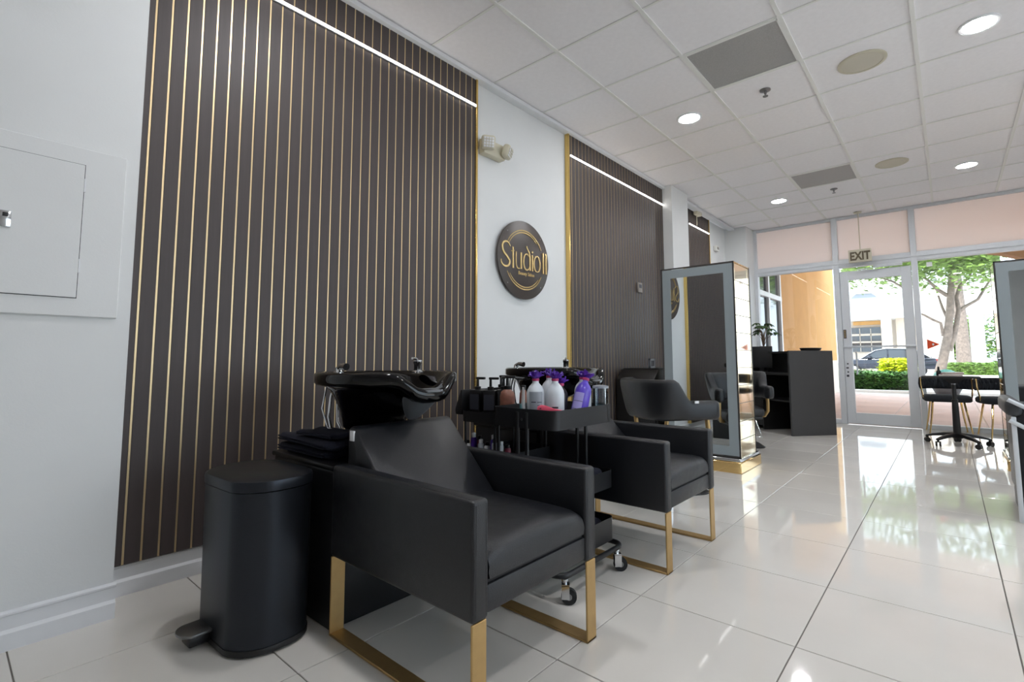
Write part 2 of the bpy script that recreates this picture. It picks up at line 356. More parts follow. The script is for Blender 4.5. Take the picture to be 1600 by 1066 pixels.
# ------------------------------------------------------------------ slatted panels with light strips
def slat_panel(y0, y1, xface, z0, first, label, trimL, trimR):
    P = thing('slat_wall_panel', label, 'wall panel', (xface-.02, y0, z0), 0, 'slatted wall panels')
    H = ZC-.012-z0; Wd = y1-y0
    MB().box(-.006, .004, 0, Wd, 0, H).build('backing', M_slatback, P, smooth=False)
    sl = MB().box(-.004, .020, -.0262, .0262, 0, H, .0015, 1).mesh('slat', M_slat, smooth=False)
    gs = MB().box(-.004, .0175, -.0036, .0036, 0, H).mesh('gold_strip', M_gold, smooth=False)
    lines = []; y = first
    while y < y1-.01:
        if y > y0+.004: lines.append(y)
        y += .06
    for y in lines: inst('gold_strip', gs, P, (.004, y-y0, 0))
    edges = [y0-.0035] + lines + [y1+.0035]
    for a, b in zip(edges[:-1], edges[1:]):
        if abs(b-a-.06) < .001: inst('slat', sl, P, (.004, (a+b)/2-y0, 0))
        elif b-a > .014: MB().box(0, .024, a+.0045-y0, b-.0045-y0, 0, H, .0015, 1).build('slat', M_slat, P, smooth=False)
    for on, ya, yb in ((trimL, -.022, 0), (trimR, Wd, Wd+.018)):
        if on: MB().box(-.008, .034, ya, yb, 0, H, .002, 1).build('edge_trim', M_brass, P)
    return P
slat_panel(.476, 2.49, -2.558, .124, .534, 'dark brown slatted wall panel with gold strips behind the trash bin', False, True)
slat_panel(3.692, 5.688, -2.558, .124, 3.737, 'dark brown slatted wall panel right of the round sign', True, False)
slat_panel(6.71, 7.49, -2.648, .12, 6.765, 'narrow dark brown slatted wall panel nearest the shop window', False, True)
def strip(y0, y1, x, z, label):
    S = thing('led_strip', label, 'light strip', (x, y0, z), 0, 'light strips across the slatted panels'); L_ = y1-y0
    MB().box(-.004, .006, 0, L_, -.009, .009).build('channel', M_alum, S, smooth=False)
    MB().box(.006, .012, .002, L_-.002, -.007, .007, .002, 2).build('diffuser', M_strip, S)
strip(.478, 2.487, -2.550, 2.815, 'long white light strip across the nearest slatted panel')
strip(3.70, 5.686, -2.550, 2.822, 'white light strip across the slatted panel right of the sign')
strip(6.715, 7.47, -2.640, 2.825, 'short white light strip across the narrow far panel')

# ------------------------------------------------------------------ round sign
S = thing('round_sign', 'round bronze wall sign with gold Studio 11 lettering', 'sign', (-2.583, 3.045, 1.742))
b = MB(); n = 64; R0 = .318
b.loft([[(x, r*math.cos(2*PI*k/n), r*math.sin(2*PI*k/n)) for k in range(n)] for x, r in ((.016, R0-.004), (.018, R0), (.030, R0), (.032, R0-.003))]); b.build('disc', M_sign, S)
for sy, sz in ((.2, .2), (-.2, .2), (.2, -.2), (-.2, -.2)): MB().cyl((0, sy, sz), (.018, sy, sz), .012).build('standoff', M_chrome, S)
for a in (45, 135, 225, 315): MB().cyl((.032, .29*math.cos(math.radians(a)), .29*math.sin(math.radians(a))), (.034, .29*math.cos(math.radians(a)), .29*math.sin(math.radians(a))), .005, n=10).build('screw', M_chrome, S)
t3 = lambda u, v, dpt: (.032+dpt, u, v)
def letter(name, strokes):
    b = MB()
    for pts, wd in strokes: b.ribbon(pts, wd, t3, 0, .005)
    return b.build(name, M_goldtext, S, smooth=False)
def taper(n, a, bb): return [a+(bb-a)*math.sin(PI*i/(n-1)) for i in range(n)]
sS = arc(-.222, .072, .046, 15, 180, 14, .044)+[(-.262, .045), (-.245, .022), (-.215, .002), (-.192, -.022)]+arc(-.232, -.038, .050, 15, -190, 16, .042)
letter('letter_s', [(sS, taper(len(sS), .008, .017))])
letter('letter_t', [([(-.143, .085), (-.143, .02), (-.143, -.082)], .016), ([(-.165, .05), (-.128, .058)], .007)])
letter('letter_u', [([(-.108, .055), (-.108, -.03)]+arc(-.077, -.035, .031, 180, 300, 10, .044), .009), ([(-.045, .055), (-.045, -.078)], .016)])
letter('letter_d', [(arc(.025, -.012, .040, 40, 330, 20, .066), taper(21, .006, .014)), ([(.066, -.078), (.066, .04), (.058, .068), (.040, .09), (.028, .104), (.024, .118)], [.016, .016, .014, .010, .008, .010])])
letter('letter_i', [([(.098, .055), (.098, -.078)], .016), ([(.092, .075), (.104, .085)], .014)])
oo = arc(.158, -.012, .040, 0, 360, 28, .066); letter('letter_o', [(oo, [.007+.008*abs(math.cos(2*PI*i/28)) for i in range(29)])])
letter('digit_one', [([(.242, .095), (.242, -.082)], .016), ([(.226, .086), (.242, .092)], .006)]); letter('digit_one', [([(.281, .095), (.281, -.082)], .016), ([(.265, .086), (.281, .092)], .006)])
me = text_mesh('Beauty Salon', .039, .0015, .0006); me.materials.append(M_goldtext)
to = inst('small_lettering', me, S, (.034, .022, -.124), (PI/2, 0, PI/2))
for a0, a1, r in ((28, 152, .240), (45, 150, .222), (208, 332, .240), (215, 320, .222)):
    pts = arc(0, 0, r, a0, a1, 36); b = MB(); b.ribbon(pts, taper(37, .003, .009), t3, 0, .004); b.build('gold_arc', M_goldtext, S, smooth=False)

# ------------------------------------------------------------------ wall fittings
E_ = thing('emergency_light', 'cream twin-head emergency light high on the white wall', 'emergency light', (XL, 2.665, 2.535))
MB().box(0, .065, -.115, .115, -.058, .058, .008).build('housing', M_cream, E_)
for sy in (-1, 1):
    hd = MB().box(-.028, .028, -.052, .052, -.05, .05, .02, 3).build('lamp_head', M_cream, E_); hd.location = (.095, sy*.105, .01 if sy < 0 else .002); hd.rotation_euler = (0, math.radians(18), math.radians(-35 if sy < 0 else 25))
    q = MB().box(.028, .033, -.038, .038, -.036, .036, .006).build('lens', M_white, hd)
    g = MB()
    for k in (-.02, 0, .02): g.box(.033, .036, k-.002, k+.002, -.034, .034); g.box(.033, .036, -.036, .036, k-.002, k+.002)
    g.build('lens_ribs', M_beige, hd, smooth=False)
EP = thing('electrical_panel', 'white painted electrical panel on the near left wall', 'electrical panel', (-2.39, .1, 1.10))
MB().box(0, .010, -.32, .334, 0, .625, .003, 1).build('cover', M_wall, EP, smooth=False)
MB().box(.0098, .0106, -.2225, .2135, .0655, .5625).build('door_seam', M_rubber, EP, smooth=False)
dr = MB().box(.011, .016, -.22, .211, .068, .56, .0015, 1).build('door', M_wall, EP, smooth=False)
MB().box(.016, .022, .002, .032, .29, .345, .002).build('latch', M_chrome, dr)
MB().box(.022, .0235, .010, .024, .325, .338, .001).build('latch_keyhole', M_blackplastic, dr)
for z in (.16, .46): MB().box(.009, .015, .212, .217, z, z+.05).build('hinge', M_trim, dr, smooth=False)
M_thermo = mat('grey_thermostat', (150, 144, 138), .5)
TH = thing('thermostat', 'small grey thermostat on the slatted panel', 'thermostat', (-2.553, 5.01, 1.73))
MB().box(0, .022, -.045, .045, -.055, .055, .005).build('case', M_thermo, TH); MB().box(.022, .024, -.03, .03, -.005, .035, .001).build('display', M_print, TH)
CB = thing('door_chime', 'small grey bracket hanging under the ceiling above the narrow panel', 'bracket', (-2.60, 6.93, ZC-.03))
MB().box(-.02, .04, -.08, .08, -.05, 0, .006).build('bracket', M_beige, CB); MB().box(0, .01, -.03, -.022, -.20, -.05).build('tail', M_cream, CB)

AB = thing('alarm_box', 'small grey box high on the white wall past the narrow slatted panel', 'alarm', (-2.675, 7.82, 2.66))
MB().box(0, .05, -.06, .06, -.04, .04, .006).build('case', M_grid, AB); MB().box(.05, .053, -.04, .04, -.02, .02, .001).build('face', M_thermo, AB)
p = on_y(1184, 531, YF-.006); MB().prism([(p.x-.045, p.z-.06), (p.x+.03, p.z-.03), (p.x+.05, p.z+.07), (p.x-.02, p.z+.03)], 'y', YF-.008, YF-.006).build('teal_sticker', mat('teal_sticker_print', (40, 140, 165), .5), smooth=False, label='small teal sticker low on the left window pane', cat='sticker')
# ------------------------------------------------------------------ ceiling fittings
def downlight(x, y, label):
    D = thing('downlight', label, 'ceiling light', (x, y, ZC), 0, 'round ceiling downlights')
    MB().loft([[(r*math.cos(2*PI*k/32), r*math.sin(2*PI*k/32), z) for k in range(32)] for r, z in ((.084, .004), (.104, .004), (.104, -.004), (.098, -.008), (.084, -.006))], loop=True, cap=False).build('trim_ring', M_white, D)
    MB().lathe([(.084, -.004), (.084, 0.0)], 32).build('lens', M_lamp, D)
downlight(-1.612, 4.19, 'round ceiling downlight left of the nearer grey vent')
downlight(.265, 4.19, 'large-looking round ceiling downlight at the top right')
downlight(-1.612, 7.245, 'round ceiling downlight nearest the shop window on the left')
downlight(.265, 7.245, 'round ceiling downlight near the shop window on the right')
for x, y, l in ((2.14, 4.19, 'round downlight at the right side of the ceiling'), (2.14, 7.245, 'round downlight in the far right ceiling corner'), (-1.612, 1.135, 'round downlight above the near wash chair'), (.265, 1.135, 'round downlight above the camera position'), (2.14, 1.135, 'round downlight at the right above the side window')): downlight(x, y, l)
for x, y, l in ((-.352, 4.19, 'nearer round beige ceiling speaker'), (-.352, 6.632, 'farther round beige ceiling speaker')):
    D = thing('ceiling_speaker', l, 'speaker', (x, y, ZC), 0, 'round ceiling speakers')
    MB().loft([[(r*math.cos(2*PI*k/32), r*math.sin(2*PI*k/32), z) for k in range(32)] for r, z in ((.125, .004), (.148, .004), (.148, -.003), (.140, -.007), (.125, -.006))], loop=True, cap=False).build('rim', M_beige, D)
    MB().lathe([(.126, -.003), (.10, -.006), (.01, -.008)], 32).build('speaker_cover', mat('speaker_cover_cream', (212, 206, 190), .8, bump=.5, bscale=600), D)
for (x, y), l in zip(vents, ('nearer square grey air return grille in the ceiling', 'farther square grey air return grille in the ceiling')):
    D = thing('air_grille', l, 'air vent', (x, y, ZC), 0, 'grey ceiling air grilles')
    f = MB()
    for a in (-1, 1): f.box(a*.300-.012, a*.300+.012, -.292, .292, -.004, .012); f.box(-.30, .30, a*.292-.012, a*.292+.012, -.004, .012)
    f.build('frame', M_grid, D, smooth=False)
    MB().box(-.288, .288, -.28, .28, .002, .008).build('grille_face', M_grille, D, smooth=False)
for x, y, l in ((-.98, 4.14, 'nearer small sprinkler head in the ceiling'), (-.972, 7.19, 'farther small sprinkler head in the ceiling')):
    D = thing('fire_sprinkler', l, 'sprinkler', (x, y, ZC), 0, 'ceiling sprinkler heads')
    MB().lathe([(.04, .004), (.04, -.003), (.03, -.008), (.012, -.008)], 20).build('escutcheon', M_steel, D)
    MB().lathe([(.010, -.008), (.010, -.03), (.004, -.034), (.004, -.045), (.02, -.047), (.02, -.050)], 14).build('head', M_steel, D)
X = thing('exit_sign', 'cream EXIT sign hanging from the ceiling above the glass door', 'sign', (-.885, 8.56, 2.325))
MB().box(-.138, .138, -.022, .022, 0, .185, .008).build('housing', M_beige, X)
me = text_mesh('EXIT', .165, .002, .006); me.materials.append(M_exit); to = inst('lettering', me, X, (0, -.024, .034), (PI/2, 0, 0)); to.scale = (.72, 1, 1)
MB().cyl((.005, 0, .185), (.005, 0, ZC-2.325-.012), .006).build('stem', M_beige, X)
MB().lathe([(.05, ZC-2.325-.014), (.05, ZC-2.325-.006), (.02, ZC-2.325-.004)], 16).build('canopy', M_beige, X)

# ------------------------------------------------------------------ step bin
B = thing('step_bin', 'tall black metal step bin beside the near wash chair', 'trash bin', (-1.90, .78, 0), math.radians(2))
def binring(k, z, n=7):
    # flat back (+y), bowed front (-y), rounded corners
    pts = []
    for (x, y) in rrect(-.2*k, .2*k, -.115*k, .13*k, .10*k, n):
        bow = .028*k*(1-(x/(.2*k))**2) if y < 0 else 0
        pts.append((x, y-bow, z))
    return pts
MB().loft([binring(1.0, .008), binring(1.005, .02), binring(1.0, .026)]).build('base_ring', M_blackplastic, B)
mb_bin = mat('black_brushed_bin_steel', (52, 55, 61), .36, metal=.8, noise=.06, nscale=60, stretch=(1, 1, 20))
MB().loft([binring(.985, .024)]+[binring(.985+.02*t, .024+.486*t) for t in (.02, .25, .5, .75, .98, 1)]).build('body', mb_bin, B)
MB().loft([binring(1.0, .511), binring(1.02, .514), binring(1.025, .535), binring(1.01, .546), binring(.93, .552), binring(.5, .556), binring(.05, .557)]).build('lid', mb_bin, B)
pd = MB(); prof = arc(0, -.182, .052, 180, 360, 10, .040)+[(.052, -.10), (-.052, -.10)]
pd.prism([(x-.045, y) for x, y in prof], 'z', .050, .060, .003); pd.build('pedal', mat('pedal_steel', (125, 125, 125), .35, metal=.9), B)
MB().box(-.08, -.01, -.195, -.12, .014, .050, .006).build('pedal_arm', M_blackplastic, B)

# ------------------------------------------------------------------ wash chairs
def rwedge(b, prof, y0, y1, bev): return b.prism(prof, 'y', y0, y1, bev, 3)
def wash_chair(loc, rz, label):
    C = thing('wash_chair', label, 'chair', loc, rz, 'black salon wash chairs')
    for s in (-1, 1):
        a, c = sorted((s*.295, s*.234))
        ar = MB().box(.0, .712, a, c, .262, .572, .013, 3).build('armrest', M_leather, C)
        sm = MB()
        for yy in (a+.0125, c-.0125): sm.tube([(.02, yy, .5705), (.69, yy, .5705)], .0022, 6); sm.tube([(.7105, yy, .275), (.7105, yy, .56)], .0022, 6)
        sm.build('piping', M_leather, ar)
        f0, f1 = sorted((s*.293, s*.240)); lg = MB()
        lg.box(0.004, .012, f0, f1, 0, .262, .002, 1); lg.box(.700, .708, f0, f1, 0, .262, .002, 1); lg.box(.004, .708, f0, f1, 0, .009, .002, 1)
        lg.build('leg_frame', M_leg, C, ang=25)
    MB().box(.02, .706, -.236, .236, .270, .345, .008, 2).build('seat_base', M_leather, C)
    MB().box(.04, .697, -.226, .226, .344, .354).build('seat_gap', M_seam, C, smooth=False)
    # cushion with a softly domed top
    cu = MB(); xs_, ys_ = (.22, .712), (-.228, .228); rings = []
    for t, edge in ((0, 1), (.1, 1), (.3, 1), (.5, 1), (.7, 1), (.85, .99), (.93, .96), (.965, .90), (.988, .78), (1, .58)):
        x = xs_[0]+(xs_[1]-.006-xs_[0])*t; row = []
        top = .356+.080*edge
        for j in range(17):
            q = -1+2*j/16; yy = ys_[1]*(q if abs(q) < 1 else q); zz = top + .012*(1-q*q)*edge - (.014 if abs(q) > .99 else 0)
            row.append((x, yy, zz))
        row += [(x, ys_[1]+.003, .375), (x, ys_[1]-.002, .356), (x, 0, .355), (x, ys_[0]+.002, .356), (x, ys_[0]-.003, .375)]
        rings.append(row)
    cu.loft(rings); cu.build('seat_cushion', M_leather, C, ang=60)
    bk = rwedge(MB(), [(.325, .40), (.035, .695), (.010, .703), (-.012, .690), (-.012, .56), (.12, .40)], -.231, .231, .016).build('backrest', M_leather, C)
    tg = MB().box(.010, .036, -.236, -.228, .650, .686, .001).build('care_tag', M_white, bk)
    MB().box(-.008, .06, -.234, .234, .27, .56, .01).build('back_panel', M_leather, C)
    return C
wash_chair((-1.668, 1.226, 0), 0, 'black armchair with gold sled legs next to the bin, nearest wash chair')
wash_chair((-1.690, 2.432, 0), 0, 'black armchair with gold sled legs behind the bottle trolley, farther wash chair')

# ------------------------------------------------------------------ wash basins
def wash_basin(loc, label, rz=0, tilt=0):
    W_ = thing('wash_basin', label, 'wash basin', loc, rz, 'black shampoo basins')
    # cabinet pedestal
    MB().box(-.43, .05, -.275, .275, .0, .545, .008).build('pedestal', M_blackmatte, W_)
    MB().box(-.44, .058, -.283, .283, .545, .565, .006).build('pedestal_top', M_blackplastic, W_)
    MB().box(-.20, -.02, -.078, .10, .565, .68, .01).build('neck', M_blackplastic, W_)
    # bowl
    n = 56; bw = MB()
    def ring(r, z, cx=0, dip=1.0, sq=0):
        out = []
        for k in range(n):
            a = 2*PI*k/n; aa = math.atan2(math.sin(a), math.cos(a))
            dd = .062*math.exp(-abs((aa-.02)/.38)**4)*dip
            rr = r*(1+.05*math.cos(2*a)*sq)
            out.append((-.04+cx+rr*1.02*math.cos(a), rr*math.sin(a), z-dd))
        return out
    seq = [(.05, .650, -.10, 0, 0), (.105, .652, -.095, 0, 0), (.122, .668, -.09, .0, 0), (.150, .73, -.06, .1, .3), (.190, .79, -.03, .4, .7), (.228, .832, -.01, .9, 1), (.262, .840, 0, 1, 1), (.280, .846, 0, 1, 1), (.286, .856, 0, 1, 1), (.286, .884, 0, 1, 1), (.278, .893, 0, 1, 1), (.256, .889, 0, 1, 1), (.236, .866, 0, 1, 1), (.20, .81, 0, .6, .8), (.15, .745, -.02, .2, .4), (.10, .71, -.03, 0, 0), (.03, .70, -.03, 0, 0)]
    bo = bw.loft([ring(*q) for q in seq]).build('bowl', M_blackgloss, W_, ang=70)
    MB().lathe([(.028, .702), (.028, .708), (.008, .709)], 16, (-.07, 0, 0)).build('drain', M_chrome, bo)
    # neck rest pad hanging in the notch
    nr = MB(); prev = []
    for i in range(17):
        t = -1+2*i/16; a = .02+t*.36; dd = .062*math.exp(-abs((a-.02)/.38)**4); s_ = max(0, 1-t*t)**.5*.92+.08; ring_ = []
        for k in range(14):
            q = 2*PI*k/14; v = math.sin(q); rr = .272+.030*math.cos(q)*s_-(.085*(-v)*s_ if v < 0 else 0)
            ring_.append((-.04+rr*1.02*math.cos(a)-(.02*(-v) if v < 0 else 0), rr*math.sin(a), .882-dd+(.014*v if v > 0 else .115*v)*s_))
        prev.append(ring_)
    nr.loft(prev).build('neck_rest', mat('neck_rest_rubber', (92, 95, 99), .35), W_, ang=60)
    # mixer tap on the rear deck, hose and spray head
    tp = MB().lathe([(.026, 0), (.026, .006), (.018, .012), (.018, .040), (.021, .044), (.021, .056), (.012, .062)], 18, (-.09, .20, .882)).build('tap_body', M_chrome, W_)
    MB().tube([(-.09, .20, .938), (-.07, .17, .948), (-.045, .135, .948)], [.007, .006, .005]).build('tap_lever', M_chrome, tp)
    MB().lathe([(.022, 0), (.022, .006), (.015, .012), (.012, .028)], 16, (-.262, -.09, .882)).build('spray_socket', M_chrome, W_)
    MB().tube([(-.262, -.09, .905), (-.235, -.09, .916), (-.20, -.09, .912)], [.012, .013, .016]).build('spray_head', M_chrome, W_)
    hs = MB()
    hs.tube([(-.27, -.10, .845), (-.285, -.11, .78), (-.28, -.12, .70), (-.25, -.12, .64), (-.205, -.11, .625), (-.16, -.10, .645), (-.13, -.08, .66)], .006, 8)
    hs.tube([(-.29, -.06, .845), (-.30, -.07, .76), (-.275, -.08, .675), (-.23, -.08, .635), (-.17, -.07, .64), (-.12, -.05, .66)], .005, 8)
    hs.tube([(-.262, -.14, .845), (-.262, -.16, .74), (-.23, -.15, .66), (-.16, -.12, .648)], .004, 8)
    hs.build('hose', M_chrome, W_)
    return W_
wash_basin((-1.735, 1.222, 0), 'glossy black shampoo basin behind the nearest wash chair')
wash_basin((-1.772, 2.432, 0), 'glossy black shampoo basin half hidden behind the purple-topped bottles')

# towels on the near pedestal
def towel(loc, sx, sy, sz, rz, label):
    T = thing('folded_towel', label, 'towel', loc, rz, 'folded navy towels')
    b = MB(); rings = []
    for i in range(13):
        t = -1+2*i/12; e = (1-abs(t)**6)**.5*.9+.1
        rings.append([(x*sx/2*(1 if abs(t) < 1 else .97), t*sy/2, sz/2+z*sz/2*e+.004*math.sin(7*x+5*t)) for x, z in ((-1, -.8), (-.6, -1), (0, -1), (.6, -1), (1, -.85), (1.03, 0), (1, .8), (.6, 1), (0, 1.06), (-.6, 1), (-1, .85), (-1.02, .0))])
    b.loft(rings).build('fold', M_towel, T, ang=80)
    f = MB()
    for zz in (.33, .66): f.tube([(-sx*.5, -sy*.5-.001, sz*zz), (0, -sy*.505-.001, sz*zz+.002), (sx*.5, -sy*.5-.001, sz*zz)], .003, 6)
    f.build('fold_edge', M_towel, T)
towel((-1.975, 1.045, .566), .36, .17, .033, .02, 'folded navy towel at the bottom of the pile behind the bin')
towel((-1.965, 1.045, .602), .41, .175, .034, -.04, 'folded navy towel in the middle of the pile behind the bin')
towel((-1.90, 1.05, .640), .24, .15, .020, .06, 'small folded black towel on top of the pile behind the bin')

# ------------------------------------------------------------------ trolleys
def tray(b, x0, x1, y0, y1, z0, z1, r=.035, t=.003):
    o = rrect(x0, x1, y0, y1, r); i_ = rrect(x0+t, x1-t, y0+t, y1-t, r-t)
    b.loft([[(x, y, z) for x, y in q] for q, z in ((o, z0), (o, z1), (i_, z1), (i_, z0+t))]); return b
def caster(parent, x, y, rz):
    Cc = MB(); Cc.lathe([(.009, .075), (.009, .088), (.014, .088), (.014, .096)], 12); Cc.box(-.018, .012, -.015, -.012, .022, .074); Cc.box(-.018, .012, .012, .015, .022, .074); Cc.box(-.018, .012, -.015, .015, .070, .077)
    o = Cc.build('caster', M_chrome, parent, smooth=False); o.location = (x, y, 0); o.rotation_euler = (0, 0, rz)
    MB().tube([(-.016, -.010, .030), (-.016, .010, .030)], .030, 20).build('wheel', M_tyre, o); MB().tube([(-.016, -.0112, .030), (-.016, .0112, .030)], .012, 14).build('wheel_hub', M_steel, o)
T1 = thing('utility_trolley', 'black three-tier trolley on casters between the wash chairs', 'trolley', (-1.375, 1.845, 0), 0, 'black utility trolleys')
for z0, z1 in ((.655, .735), (.36, .437), (.128, .228)): tray(MB(), -.175, .175, -.225, .225, z0, z1).build('tray', M_blackmatte, T1, ang=35)
for sy in (-1, 1):
    for sx in (-.025, .025): MB().cyl((sx, sy*.222, .10), (sx, sy*.222, .72), .0085, n=12).build('post', M_blackmatte, T1)
MB().tube([(x, y, .108) for x, y in rrect(-.18, .21, -.235, .235, .05, 5)], .0115, 10, loop=True).build('base_frame', M_blackmatte, T1)
for x, y, r in ((.198, -.205, -2.53), (.198, .195, -2.35), (-.16, -.20, -2.9), (-.16, .20, 1.1)): caster(T1, x, y, r)
for sy in (-1, 1): MB().cyl((0, sy*.2255, .69), (0, sy*.2275, .69), .006, n=10).build('screw', M_steel, T1)
T2 = thing('utility_trolley', 'black trolley of pump bottles tucked behind the front trolley', 'trolley', (-1.735, 1.92, 0), 0, 'black utility trolleys')
for z0, z1 in ((.635, .688), (.435, .495), (.128, .228)): tray(MB(), -.145, .145, -.185, .2, z0, z1).build('tray', M_blackmatte, T2, ang=35)
MB().box(-.135, .135, -.175, .19, .675, .683).build('top_shelf', M_blackmatte, T2, smooth=False)
MB().prism([(-.185, .665), (-.19, .69), (-.15, .79), (-.138, .79), (-.138, .665)], 'y', -.18, .19, .004).build('end_panel', M_blackmatte, T2)
for sy in (-1, 1):
    for sx in (.09, .115): MB().cyl((sx, sy*.18, .10), (sx, sy*.18, .66), .007, n=12).build('post', M_blackmatte, T2)
for sx in (-.11,):
    for sy in (-1, 1): MB().cyl((sx, sy*.18, .10), (sx, sy*.18, .66), .007, n=12).build('post', M_blackmatte, T2)
for x, y in ((.12, -.15), (.12, .15), (-.12, -.15), (-.12, .15)): caster(T2, x, y, 2.0)

# towel roll in the bottom tray of the front trolley
b = MB(); b.tube([(0, -.16, .045), (0, -.08, .048), (0, .08, .048), (0, .16, .045)], [.038, .044, .044, .038], 14)
b.build('rolled_towel', M_towel, label='rolled navy towel in the bottom tray of the front trolley', cat='towel').location = (-1.27, 1.865, .133)
b = MB(); b.box(-.12, .12, -.15, .15, 0, .075, .025, 3); b.build('folded_towel', M_towel, label='folded navy cloth in the middle tray of the front trolley', cat='towel', group='folded navy towels').location = (-1.36, 1.90, .366)

def gathered_top(parent, z, r=.026, seed=1):
    rnd = random.Random(seed)
    MB().lathe([(r*.50, z-.010), (r*.60, z-.004), (r*.55, z+.002)], 16).build('band', M_pinkband, parent)
    b = MB()
    for k in range(16):                       # crumpled petals fanning out of the band
        a = 2*PI*k/16+rnd.uniform(-.15, .15); ln = r*rnd.uniform(.75, 1.25); el = rnd.uniform(.35, 1.35); wd = r*.30
        c_, s_ = math.cos(a), math.sin(a); tip = (c_*(r*.45+ln*math.cos(el)), s_*(r*.45+ln*math.cos(el)), z+ln*math.sin(el)+.004)
        mid = (c_*(r*.75), s_*(r*.75), z+.010)
        b.loft([[(c_*r*.3-s_*wd*.5, s_*r*.3+c_*wd*.5, z-.002), (c_*r*.3+s_*wd*.5, s_*r*.3-c_*wd*.5, z-.002), (c_*r*.2, s_*r*.2, z+.003)],
                [(mid[0]-s_*wd, mid[1]+c_*wd, mid[2]), (mid[0]+s_*wd, mid[1]-c_*wd, mid[2]), (mid[0]*.8, mid[1]*.8, mid[2]+.006)],
                [(tip[0]-s_*wd*.7, tip[1]+c_*wd*.7, tip[2]), (tip[0]+s_*wd*.7, tip[1]-c_*wd*.7, tip[2]), (tip[0]*.9, tip[1]*.9, tip[2]+.003)]])
    b.ball((0, 0, z+.008), (r*.6, r*.6, r*.5), 10, 6); b.build('gathered_top', M_purplecap, parent, smooth=False)
def bottle(loc, label, prof, m, n=22, rot=(0, 0, 0), sx=1, sy=1, group='hair care bottles on the front trolley', top=True, zt=None, name='bottle', seed=1):
    Bt = thing(name, label, 'bottle', loc, 0, group); Bt.rotation_euler = rot
    MB().lathe(prof, n, sx=sx, sy=sy).build('body', m, Bt, ang=50)
    if top: gathered_top(Bt, zt, .027, seed)
    return Bt
litre = [(.034, 0), (.0385, .004), (.0385, .135), (.036, .150), (.028, .166), (.017, .178), (.014, .182), (.014, .196)]
ZT = .660
def plabel(Bt, m, z0, z1, a0, a1, r=.0389, name='label'):
    b = MB(); A = [math.radians(a0+(a1-a0)*i/10) for i in range(11)]
    b.loft([[(rr*math.cos(a), rr*math.sin(a), z) for a in A]+[((rr-.0008)*math.cos(a), (rr-.0008)*math.sin(a), z) for a in A[::-1]] for rr, z in ((r, z0), (r, z1))]).build(name, m, Bt, ang=60)
b1 = bottle((-1.352, 1.685, ZT), 'pale grey litre bottle with purple gathered top, leftmost on the front trolley', litre, M_whiteb, zt=.198, seed=2)
plabel(b1, M_greyb, .02, .145, -95, -5); plabel(b1, M_print, .10, .104, -80, -50, .0392, 'print_line'); 
for k in range(6): plabel(b1, M_print, .030+.014*k, .033+.014*k, -42, -12, .0392, 'print_line')
b2 = bottle((-1.285, 1.735, ZT), 'white litre bottle with dark print and purple gathered top', litre, M_whiteb, zt=.198, seed=3)
plabel(b2, M_print, .076, .083, -75, -35, .0392, 'print_line'); plabel(b2, M_maroon, .02, .055, -70, -30, .0392, 'printed_patch')
b3 = bottle((-1.395, 1.84, ZT), 'white bottle with purple gathered top standing behind the others', [(r, z*1.04) for r, z in litre], M_whiteb, zt=.206, seed=4)
b4 = bottle((-1.318, 1.806, ZT+.004), 'black bottle with purple gathered top between the white and purple ones', [(r*.9, z*.86) for r, z in litre], M_blackplastic, zt=.17, seed=5, rot=(math.radians(-5), 0, 0))
b5 = bottle((-1.248, 1.842, ZT+.014), 'purple litre bottle leaning right in the front trolley', [(r*.93, z*.97) for r, z in litre], M_purple, zt=.192, seed=6, rot=(math.radians(-19), math.radians(3), 0))
plabel(b5, M_lilac, .012, .12, -120, -45, .0362)
for z in (.045, .08): plabel(b5, M_print, z, z+.002, -120, -45, .0365, 'print_line')
b6 = bottle((-1.29, 1.955, ZT), 'white bottle with purple gathered top behind the leaning purple one', litre, M_whiteb, zt=.198, seed=8)
tb = thing('cosmetic_tube', 'white and teal flat tube standing at the left end of the front trolley', 'tube', (-1.405, 1.665, ZT), math.radians(-40))
MB().loft([[(x*.022, y*.014, 0) for x, y in arc(0, 0, 1, 0, 345, 15)], [(x*.022, y*.013, .02) for x, y in arc(0, 0, 1, 0, 345, 15)], [(x*.024, y*.004, .15) for x, y in arc(0, 0, 1, 0, 345, 15)], [(x*.024, y*.0015, .162) for x, y in arc(0, 0, 1, 0, 345, 15)]]).build('body', M_white, tb)
MB().box(-.018, .02, -.0135, -.011, .01, .09).build('teal_print', M_teal, tb, smooth=False); MB().box(-.004, .012, -.015, -.0125, .045, .065).build('emblem_print', M_darkteal, tb, smooth=False)
cn = thing('clear_canister', 'clear plastic canister at the right end of the front trolley', 'canister', (-1.235, 2.02, ZT))
MB().lathe([(.034, 0), (.036, .004), (.036, .15), (.034, .15), (.034, .006)], 22).build('wall', M_clear, cn)
MB().lathe([(.037, .148), (.037, .158), (.02, .162)], 22).build('lid', M_greyb, cn); MB().lathe([(.033, .008), (.033, .07)], 18).build('contents', M_teal, cn)
cm = thing('hair_comb', 'coral pink plastic comb lying at the trolley edge', 'comb', (-1.272, 1.665, .728), math.radians(42)); cm.rotation_euler = (math.radians(8), math.radians(4), math.radians(50))
MB().prism([(-.045, -.008), (-.045, .016), (-.03, .024), (-.01, .022), (.03, .010), (.085, .004), (.085, -.004), (-.03, -.014)], 'y', -.004, .004, .0015).build('handle', M_pink, cm)
MB().cyl((-.033, -.0045, .010), (-.033, .0045, .010), .004, n=10).build('hole', M_maroon, cm)

